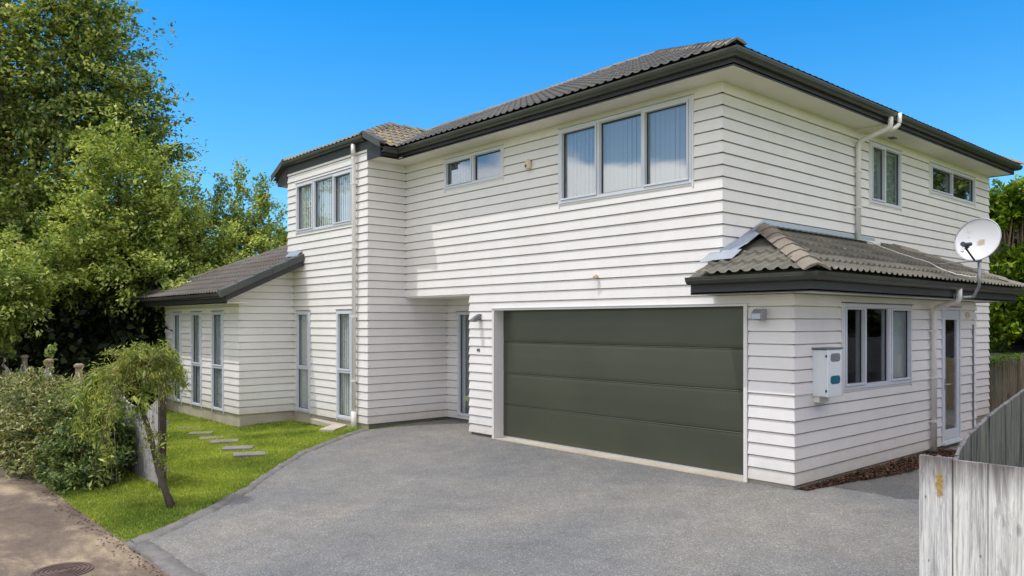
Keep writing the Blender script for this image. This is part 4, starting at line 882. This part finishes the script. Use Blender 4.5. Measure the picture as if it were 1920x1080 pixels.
tree('broad dark tree shading the hollow behind the shrubs', 'tree', (*A(120, 640, 30)[:2], -.25),
     [(A(80, 470, 30), (4.5, 4.5, 2.6), 1), (A(260, 520, 29), (3.2, 3.2, 1.8), 1), (A(-80, 520, 30), (3.5, 3.5, 2.0), 1), (A(400, 540, 30), (3.0, 3.0, 1.4), 1)],
     60, .7, M['leafC'], .3, .17, .10, 10, .35, 30, shell=.2, group=GRP)
tree('slim tree whose hanging branches fill the space above the dark hollow', 'tree', (*A(180, 640, 23)[:2], -.25),
     [(A(60, 560, 22.5), (1.8, 1.8, .95), 1), (A(140, 590, 22.5), (1.5, 1.5, .8), .9), (A(250, 585, 23), (1.5, 1.5, .8), .9)],
     60, .42, M['leafC'], .10, .12, .075, 24, .35, 22, shell=.3, group=GRP)
tree('light green low tree whose crown runs along behind the left wing roof', 'tree', (*A(350, 640, 24)[:2], -.25),
     [(A(330, 480, 24), (1.5, 1.5, 1.7), 1), (A(400, 500, 24), (1.6, 1.6, 1.3), 1), (A(300, 440, 24), (1.1, 1.1, 1.2), 1)],
     66, .42, M['leafB'], .15, .12, .075, 32, .4, 26, shell=.4, group=GRP)
# undergrowth behind the trees, leaf colour darkened in place of shade
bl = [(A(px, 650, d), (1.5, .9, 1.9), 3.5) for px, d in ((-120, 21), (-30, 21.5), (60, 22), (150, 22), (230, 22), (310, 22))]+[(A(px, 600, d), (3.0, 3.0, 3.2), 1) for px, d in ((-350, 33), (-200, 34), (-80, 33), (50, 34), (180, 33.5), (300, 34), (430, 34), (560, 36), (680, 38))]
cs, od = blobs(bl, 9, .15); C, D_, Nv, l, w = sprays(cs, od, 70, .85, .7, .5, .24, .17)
ob = leafmesh('undergrowth', None, C, D_, Nv, l, w, M['leafD']); tag(ob, 'mass of undergrowth behind the trees, deep shade painted into its leaf colour', 'undergrowth', kind='stuff')
# trees behind the house on the right
t = thing('tree', (*A(1930, 640, 21)[:2], -.1), 'glossy green climber-covered tree with bare tangled stems behind the right corner of the house', 'tree')
cs = []; od = []
for lo, hi, n in ((4.75, 5.62, 330), (1.7, 3.95, 620)):
    px = rng.uniform(1835, 2150, n); z = rng.uniform(lo, hi, n); dd = 20.6+rng.uniform(-.5, .9, n)
    for a, z_, d_ in zip(px, z, dd):
        q = at(a, 605, d_); cs.append((q.x, q.y, z_+.15*math.sin(a*.05)))
cs = np.array(cs); od = np.tile(np.array([[.3, -.8, .35]]), (len(cs), 1))+rng.normal(size=(len(cs), 3))*.3
C, D_, Nv, l, w = sprays(cs, od, 46, .34, .5, 1.3, .17, .085); leafmesh('crown', t, C, D_, Nv, l, w, M['glossleaf'])
p = MB()
for i in range(90):
    a = at(random.uniform(1840, 2140), 605, 20.6+random.uniform(0, .8)); z0_ = random.uniform(3.2, 3.8); lean = random.uniform(-.5, .6)
    p.tube([(a.x, a.y, z0_), (a.x+lean*.5*RT.x, a.y+lean*.5*RT.y, z0_+.7), (a.x+lean*RT.x, a.y+lean*RT.y-.1, z0_+1.5)], [.045, .03, .018], 5)
p.build('stem', M['twig'], t, smooth=True)
p = MB()
for px in (1870, 1960, 2080): a = at(px, 605, 21.4); p.tube([(a.x, a.y, -.2), (a.x+.1, a.y, 2.5), (a.x, a.y, 4.8)], [.2, .16, .08], 8)
p.build('trunk', M['bark'], t, smooth=True)
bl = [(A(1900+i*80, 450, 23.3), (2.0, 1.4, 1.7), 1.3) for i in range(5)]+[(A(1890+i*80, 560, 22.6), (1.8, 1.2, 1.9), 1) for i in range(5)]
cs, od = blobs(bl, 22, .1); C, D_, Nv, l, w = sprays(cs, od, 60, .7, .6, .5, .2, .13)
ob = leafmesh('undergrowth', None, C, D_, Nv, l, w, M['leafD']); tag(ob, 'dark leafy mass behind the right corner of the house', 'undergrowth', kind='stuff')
# strap-leaved plants above the back fence
def strap_clump(x, y, z, n, ln, label):
    t = thing('strap_leaf_plant', (x, y, z), label, 'plant', 'strap leaved plants above the back fence'); V = MB()
    for i in range(n):
        a = random.uniform(0, 2*math.pi); L_ = ln*random.uniform(.7, 1.15); dx, dy = math.cos(a), math.sin(a); sx, sy = -dy*.018, dx*.018; pv = None
        for k in range(6):
            f = k/5; r = L_*(.15*f+.75*f*f*.9); h_ = L_*(1.15*f-1.0*f*f*.75); wv = 1-f*.8; c = (x+dx*r+random.uniform(-.0, .0), y+dy*r, z+h_); pr = ((c[0]+sx*wv, c[1]+sy*wv, c[2]), (c[0]-sx*wv, c[1]-sy*wv, c[2]))
            if pv: V.quad(pv[0], pv[1], pr[1], pr[0])
            pv = pr
    V.build('leaf_blades', M['strap'], t)
labs = ['strap leaved plant touching the house corner above the back fence', 'middle strap leaved plant above the brown back fence', 'strap leaved plant at the right edge of the photo above the back fence', 'strap leaved plant behind the dark end of the back fence']
for i, (px, pz, d_) in enumerate(((1868, .80, 18.2), (1890, .85, 18.3), (1911, .88, 18.3), (1936, .88, 18.4))):
    q = at(px, 605, d_); strap_clump(q.x, q.y, pz, 150, .95, labs[i])
for i, (px, d_) in enumerate(((1880, 17.9), (1906, 17.8), (1930, 17.7))): pass
# raised bank that carries them
q0 = at(1825, 605, 18.9); q1 = at(2100, 605, 18.9); p = MB(); P = []
for zz, k in ((-.3, 0), (1.2, 0), (1.45, 3.0), (-.3, 3.0)):
    for q in (q0, q1): P.append((q.x+FW.x*(k+.25), q.y+FW.y*(k+.25), zz))
p.add(P, [(0, 1, 3, 2), (2, 3, 5, 4), (4, 5, 7, 6), (0, 2, 4, 6), (1, 3, 5, 7)])
tag(p.build('terrain', M['soil']), kind='structure')

# off to the right: neighbours' trees mirrored by the side windows
for (x, y, s, lab) in ((4.0, 24.0, 1.55, 'big garden tree right of the photo, mirrored in the upstairs side windows'), (8.6, 25.0, 1.55, 'garden tree farther back on the right, mirrored in the long side window')):
    tree(lab, 'tree', (x, y, -.2), [((x, y, 4.2*s), (2.4*s, 2.4*s, 2.2*s), 1), ((x-.8, y+1, 5.8*s), (1.6*s, 1.6*s, 1.3*s), 1)], 44, .55, M['leafC'], .2, .2, .12, 12, .45, 14, shell=.35, group='trees off to the right')
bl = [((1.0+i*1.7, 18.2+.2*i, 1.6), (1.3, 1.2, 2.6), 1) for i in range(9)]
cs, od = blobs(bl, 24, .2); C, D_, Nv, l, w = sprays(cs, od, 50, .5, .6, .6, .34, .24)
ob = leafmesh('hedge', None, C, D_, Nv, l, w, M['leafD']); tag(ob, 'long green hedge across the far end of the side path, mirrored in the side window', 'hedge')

# ------------------------------------------------------------------ fences
def board(mb, fr, u0, u1, n0, n1, z0, za, zb, rag=.006):
    P = []
    for n in (n0, n1):
        P += [fr(u0, n, z0), fr(u1, n, z0), fr(u1, n, zb+random.uniform(-rag, rag)*.5), fr((u0+u1)/2, n, (za+zb)/2+random.uniform(-rag, rag)), fr(u0, n, za+random.uniform(-rag, rag)*.5)]
    mb.add(P, [(0, 1, 2, 3, 4), (9, 8, 7, 6, 5)]+[(i, 5+i, 5+(i+1) % 5, (i+1) % 5) for i in range(5)])
# near right, facing the street
t = thing('fence', (3.2, -4.5, -.2), 'pale weathered board fence in the near right corner with a yellow lichen streak', 'fence')
fr = FX(-4.5); p = MB(); u = 3.2
for i in range(16):
    w = .163 if i else .166; board(p, fr, u, u+w, (.0 if i else .004), (.022 if i else .030), -.33, 1.352-(.004 if i else 0), 1.350+(.004 if i == 0 else -.002), .004); u += w+.0045
p.build('board_panel', M['wood_white'], t, bevel=.002)
p = MB(); p.fbox(fr, 3.24, 5.9, -.05, -.002, 1.05, 1.15); p.fbox(fr, 3.24, 5.9, -.05, -.002, .1, .2); p.build('rail', M['wood_old'], t)
p = MB(); p.fbox(fr, 3.215, 3.315, -.10, -.051, -.3, 1.30); p.build('post', M['wood_old'], t)
p = MB()      # chewed pale end grain on the corner board
for i in range(26):
    u = 3.205+random.random()*.15; n = random.uniform(-.03, .028); h_ = random.uniform(.000, .007); p.add([fr(u-.012, n-.008, 1.345), fr(u+.012, n-.008, 1.345), fr(u+.012, n+.008, 1.345), fr(u-.012, n+.008, 1.345), fr(u, n, 1.352+h_)], [(0, 1, 4), (1, 2, 4), (2, 3, 4), (3, 0, 4)])
p.build('splinters', M['wood_grey'], t)
# side fence rising along the boundary
t = thing('fence', (3.3, -4.4, -.2), 'dark grey board fence sweeping up along the right boundary of the side path', 'fence')
fr = FY(3.30); p = MB(); y = -4.42; TY = [-4.45, -4.40, -4.317, -4.27, -4.13, -3.95, -3.68, -3.05, -2.0, 18]; TZ = [1.22, 1.25, 1.31, 1.365, 1.436, 1.476, 1.54, 1.642, 1.72, 1.74]
top = lambda q: float(np.interp(q, TY, TZ)); i = 0
while y < 17:
    w = .06 if y < -4.1 else .148; board(p, fr, y, y+w, (.0), .02+(.004 if i % 2 else 0), -.3, top(y), top(y+w), .005); y += w+.004; i += 1
p.build('board_panel', M['wood_grey'], t)
p = MB(); p.fbox(fr, -4.2, 10, -.05, -.002, .9, 1.0); p.fbox(fr, -4.2, 10, -.05, -.002, .1, .2); p.build('rail', M['wood_grey'], t)
# back fence
t = thing('fence', (-1.0, 11.3, 0), 'brown mossy board fence closing the path behind the house', 'fence')
fr = FX(11.3); p = MB(); u = -1.6; i = 0
while u < 4.5:
    board(p, fr, u, u+.145, 0, .02+(.012 if i % 2 else 0), -.2, 1.22+.03*(i % 3), 1.22+.03*(i % 3)+random.uniform(-.02, .02), .01); u += .150; i += 1
p.build('board_panel', M['wood_brown'], t)
p = MB()
for x in (-.62, 1.2, 3.0): p.fbox(fr, x, x+.1, .034, .12, -.2, 1.36)
p.build('post', M['wood_brown'], t)
# left fence with scalloped panels
t = thing('fence', (-6.45, -5.45, -.25), 'grey scalloped paling fence half buried in the shrubs, with round-topped posts', 'fence')
fr = FX(-5.45); posts = [-6.47, -8.98, -11.5, -14.1, -16.8, -19.4, -22.0]
for a, b in zip(posts[1:], posts):
    p = MB(); u = a+.06
    while u < b-.12:
        f = (u+.05-a)/(b-a); z_ = lambda f: .80+.40*abs(2*f-1)**2.6
        board(p, fr, u, u+.095, .0, .018, -.26, z_(f-.02), z_(f+.02), .004); u += .100
    p.build('paling_panel', M['wood_old'], t)
    p = MB(); p.fbox(fr, a+.05, b-.05, -.045, -.001, .62, .70); p.fbox(fr, a+.05, b-.05, -.045, -.001, .0, .09); p.build('rail', M['wood_old'], t)
for x in posts[1:]:
    p = MB(); p.tube([(x, -5.43, -.3), (x, -5.43, 1.24)], .065, 12); po = p.build('post', M['stone_post'], t)
    p = MB(); p.tube([(x, -5.43, 1.241), (x, -5.43, 1.28), (x, -5.43, 1.31)], [.09, .09, .05], 14); p.build('post_cap', M['stone_post'], po)
p = MB(); p.fbox(fr, -9.3, -8.75, .03, .10, 1.20, 1.34); p.build('rail', M['post'], t)
p = MB(); p.box((-6.49, -5.55, -.3), (-6.40, -5.46, 1.42)); p.build('post', M['post'], t, bevel=.006)

# ------------------------------------------------------------------ shrubs, weeping tree
def shrub(label, base, bl, n_sp, m, ln=.085, wd=.034, sr=.20, nl=34, mix=None):
    t = thing('shrub', base, label, 'shrub', 'shrubs along the lane')
    cs, od = blobs(bl, n_sp, .45); keep = cs[:, 2] > -.27; cs, od = cs[keep], od[keep]
    C, D_, Nv, l, w = sprays(cs, od*1.0+np.array([0, -.1, .35]), nl, sr*(.6+.8*rng.random(len(cs))), .22, 1.5, ln, wd, .3)
    leafmesh('foliage', t, C, D_, Nv, l, w, m)
    p = MB()
    for i in range(22):
        q = cs[rng.integers(len(cs))]; b = Vector(base)+Vector((random.uniform(-.25, .25), random.uniform(-.15, .15), 0)); p.tube([b, b.lerp(Vector(q), .5)+Vector((0, 0, .12)), Vector(q)], [.016, .010, .004], 5)
    p.build('stem', M['bark'], t, smooth=True); return t
shrub('grey-green shrub nearest the lawn, under the hanging branches of the small tree', (-7.65, -6.05, -.28),
      [((-7.85, -6.05, .22), (.55, .55, .60), 1), ((-8.1, -6.0, .60), (.55, .5, .46), 1), ((-7.45, -6.05, -.05), (.40, .38, .26), 1), ((-7.8, -6.35, -.08), (.55, .36, .25), 1)], 640, M['hedge2'])
shrub('yellow-green shrub in the middle of the row along the lane', (-9.2, -6.2, -.28),
      [((-9.1, -6.2, .40), (.80, .62, .72), 1), ((-8.55, -6.2, .30), (.6, .6, .62), 1), ((-9.4, -6.15, .60), (.6, .5, .38), 1), ((-9.0, -6.55, .0), (.7, .38, .36), 1)], 640, M['hedge'])
shrub('largest shrub of the row, filling the left edge of the photo', (-11.2, -6.2, -.28),
      [((-11.0, -6.2, .34), (1.0, .66, .66), 1), ((-10.3, -6.25, .34), (.7, .62, .64), 1), ((-12.1, -6.15, .40), (1.1, .65, .64), 1), ((-13.6, -6.15, .36), (1.2, .65, .62), 1), ((-15.3, -6.1, .36), (1.2, .6, .6), .8), ((-10.6, -6.6, .0), (.8, .38, .40), 1)], 560, M['hedge'])
# young shoot poking up beside a post
t = thing('shoot', (-14.6, -5.7, .4), 'single leafy shoot rising above the shrubs beside a fence post', 'plant'); a = Vector(at(82, 700, 17.3)); b = Vector(at(102, 646, 17.3))
p = MB(); p.tube([a, a.lerp(b, .5)+Vector((0, 0, .05)), b], [.012, .009, .004], 5); p.build('stem', M['bark'], t)
f = rng.random(60)[:, None]; C = np.array(a)*(1-f)+np.array(b)*f+rng.normal(size=(60, 3))*.05; leafmesh('leaves', t, C, unit(60), unit(60)+[0, 0, 1], .12, .07, M['leafB'])

t = thing('weeping_tree', (-5.29, -5.75, -.27), 'small leaning tree with feathery weeping foliage over a grey fence, on the lawn', 'tree')
d0 = 9.84; tp = [at(324, 956, d0), at(312, 925, d0), at(300, 890, d0), at(290, 850, d0), at(280, 810, d0), at(268, 770, d0), at(256, 735, d0), at(250, 700, d0), at(268, 672, d0)]
p = MB(); p.tube(tp, [.062, .044, .040, .036, .032, .028, .024, .018, .010], 10); p.tube([tp[0]+Vector((.09, .06, -.02)), tp[0]+Vector((0, 0, .04)), tp[1]], [.03, .045, .035], 8); p.build('trunk', M['bark'], t, smooth=True)
br = MB(); LC = []; LD = []
def hang(pts, rr=.008, nleaf=60, spread=.05):
    pts = [Vector(q) for q in pts]; sm = bend(pts, .25, 5); br.tube(sm, [rr*(1-.7*i/len(sm)) for i in range(len(sm))], 5)
    n = nleaf; ii = rng.random(n)*(len(sm)-1)
    for v in ii:
        k = int(v); q = sm[k].lerp(sm[k+1], v-k); dr = (sm[k+1]-sm[k]).normalized()
        LC.append(np.array(q)+rng.normal(size=3)*spread); LD.append(np.array(dr)*.5+rng.normal(size=3)*.55+[0, 0, -.45])
# crown: many short arching, drooping twigs
for i in range(46):
    a = Vector(at(random.gauss(268, 26), random.gauss(692, 14), d0+random.gauss(0, .17)))
    th = random.uniform(0, 2*math.pi); r = random.uniform(.10, .34); h_ = random.uniform(.02, .16)
    b = a+Vector((math.cos(th)*r*.6, math.sin(th)*r*.6, h_)); c = b+Vector((math.cos(th)*r*.5, math.sin(th)*r*.5, -random.uniform(.08, .42)))
    hang([a, b, c], .006, 40, .035)
for px, py, ln_ in ((330, 690, .35), (338, 700, .3), (322, 710, .35), (300, 720, .4), (316, 676, .3), (290, 735, .35), (230, 720, .4), (340, 712, .2)):
    a = Vector(at(px-22, py-22, d0+random.gauss(0, .1))); b = Vector(at(px, py-10, d0)); c = b+Vector((.03, .02, -ln_)); hang([a, b, c], .006, 150, .04)
# long branches arching left and hanging over the shrub
for (x1, y1, x2, y2, x3, y3, dd) in ((200, 690, 150, 735, 120, 800, .35), (205, 700, 170, 720, 140, 830, .2), (215, 712, 185, 740, 165, 850, .05), (190, 688, 140, 715, 108, 770, .45), (225, 720, 200, 750, 186, 880, -.05), (210, 705, 180, 745, 176, 900, .1), (232, 730, 215, 770, 205, 850, -.1), (222, 700, 160, 760, 150, 860, .1), (228, 716, 205, 742, 214, 905, -.15)):
    for j in range(2):
        jx = random.gauss(0, 9); s = d0+dd+random.gauss(0, .1)
        hang([at(256, 704, d0), at(x1+jx*.4, y1+random.gauss(0, 3), d0+dd*.5), at(x2+jx, y2, s), at(x3+jx, y3+random.gauss(0, 12), s)], .009, 170, .055)
# brighter upright and arching shoots along the top
for i in range(34):
    a = Vector(at(random.uniform(222, 325), random.uniform(668, 700), d0+random.gauss(0, .12))); th = random.uniform(0, 2*math.pi); r = random.uniform(.05, .16)
    b = a+Vector((math.cos(th)*r, math.sin(th)*r, random.uniform(.08, .22))); hang([a, b, b+Vector((math.cos(th)*r*1.2, math.sin(th)*r*1.2, -random.uniform(.02, .12)))], .005, 42, .022)
# suckers round the trunk
for i in range(16):
    f = random.random(); k = tp[2].lerp(tp[5], f); hang([k, k+Vector((random.gauss(0, .07), random.gauss(0, .07), .06)), k+Vector((random.gauss(0, .10), random.gauss(0, .1), -.10))], .004, 26, .03)
br.build('branches', M['twig'], t, smooth=True)
wb = [(A(272, 690, d0), (.23, .23, .15), 1), (A(300, 665, d0+.05), (.16, .16, .14), 1.4), (A(245, 668, d0), (.13, .13, .09), 1.4), (A(330, 700, d0+.1), (.13, .13, .16), 1.4), (A(225, 705, d0+.1), (.16, .16, .11), 1.2), (A(262, 745, d0-.05), (.16, .16, .18), 1.2),
      (A(190, 712, d0+.2), (.20, .2, .10), 1.2), (A(165, 745, d0+.15), (.20, .18, .15), 1.2), (A(185, 800, d0), (.17, .15, .26), 1.2), (A(150, 800, d0+.1), (.12, .12, .18), 1.2), (A(215, 770, d0-.1), (.14, .12, .20), 1.2), (A(205, 860, d0-.1), (.13, .1, .18), 1.1), (A(300, 840, d0), (.07, .07, .16), 1.2), (A(318, 735, d0+.05), (.10, .10, .12), 1.2)]
ws, wo = blobs(wb, 1150, .15); wC, wD, wN, wl, ww = sprays(ws, wo*.7+np.array([0, 0, -.35]), 11, .10, .3, 1.2, .105, .027, .6)
leafmesh('foliage', t, wC, wD+np.array([0, 0, -.25]), wN, wl, ww, M['weep'], .08)
LC = np.array(LC); LD = np.array(LD); leafmesh('foliage', t, LC, LD, unit(len(LC))+[0, -.2, .6], .060*(.7+.6*rng.random(len(LC))), .013, M['weep'], .06)

# ------------------------------------------------------------------ lawn, mulch
n = 330000; x = rng.uniform(-17.5, -4.1, n); y = rng.uniform(-6.63, -.95, n)
d_ = np.sqrt((x-4.9)**2+(y+9)**2); keep = (x < edge(y)-.0+.03*np.sin(y*17)) & ~((x < LX+.0) & (y > LY-.02)) & (rng.random(n) < np.clip(14/d_-.35, .12, 1))
for sx, sy, _ in stones[:3]: keep &= ((x-sx)**2/.10+(y-sy)**2/.10) > .8*rng.random(n)+.5
keep &= ~((x > -10.9) & (x < -8.9) & (y > -1.35) & (rng.random(n) < .75))
x, y = x[keep], y[keep]; n = len(x); z = gz(x, y)-.012; hgt = (.032+.022*rng.random(n))*(1+.25*np.sin(x*3.1)*np.sin(y*2.7)); tuft = rng.random(n) < .015; hgt[tuft] *= 1.8
lean = rng.normal(size=(n, 2))*.45; Dv = np.stack([lean[:, 0], lean[:, 1], np.ones(n)], 1)
C = np.stack([x, y, z+hgt*.5], 1); ob = leafmesh('grass', None, C, Dv, np.concatenate([rng.normal(size=(n, 2)), np.zeros((n, 1))], 1), hgt*1.1, .010, M['grass'], .05)
tag(ob, 'bright green mown lawn between the lane, the driveway and the left wing', 'grass', kind='stuff')
n = 5200; y = rng.uniform(.05, 4.6, n); x = .03+rng.random(n)**.9*(.10+.36*np.clip(y/2.2, 0, 1)); z = .008+.030*rng.random(n)*np.clip(y, .3, 1)
C = np.stack([x, y, z], 1); ob = leafmesh('bark_mulch', None, C, rng.normal(size=(n, 3))*[1, 1, .35], unit(n)*.6+[0, 0, 1], .045*(.5+rng.random(n)), .020*(.6+rng.random(n)), M['mulch'], .1)
tag(ob, 'strip of dark red bark mulch along the side wall', 'mulch', kind='stuff')
# loose leaves and grit where drive, lawn and lane meet
n = 420; x = rng.uniform(-7.6, 0.5, n); y = -6.64-.10*np.abs(rng.normal(size=n)); z = np.full(n, -.290)
C = np.stack([x, y, z], 1); ob = leafmesh('leaf_litter', None, C, rng.normal(size=(n, 3))*[1, 1, .15], unit(n)*.3+[0, 0, 1], .03*(.5+rng.random(n)), .018, M['mulch'], .1)
tag(ob, 'dry leaf litter gathered along the edge of the lane', 'leaf litter', kind='stuff')
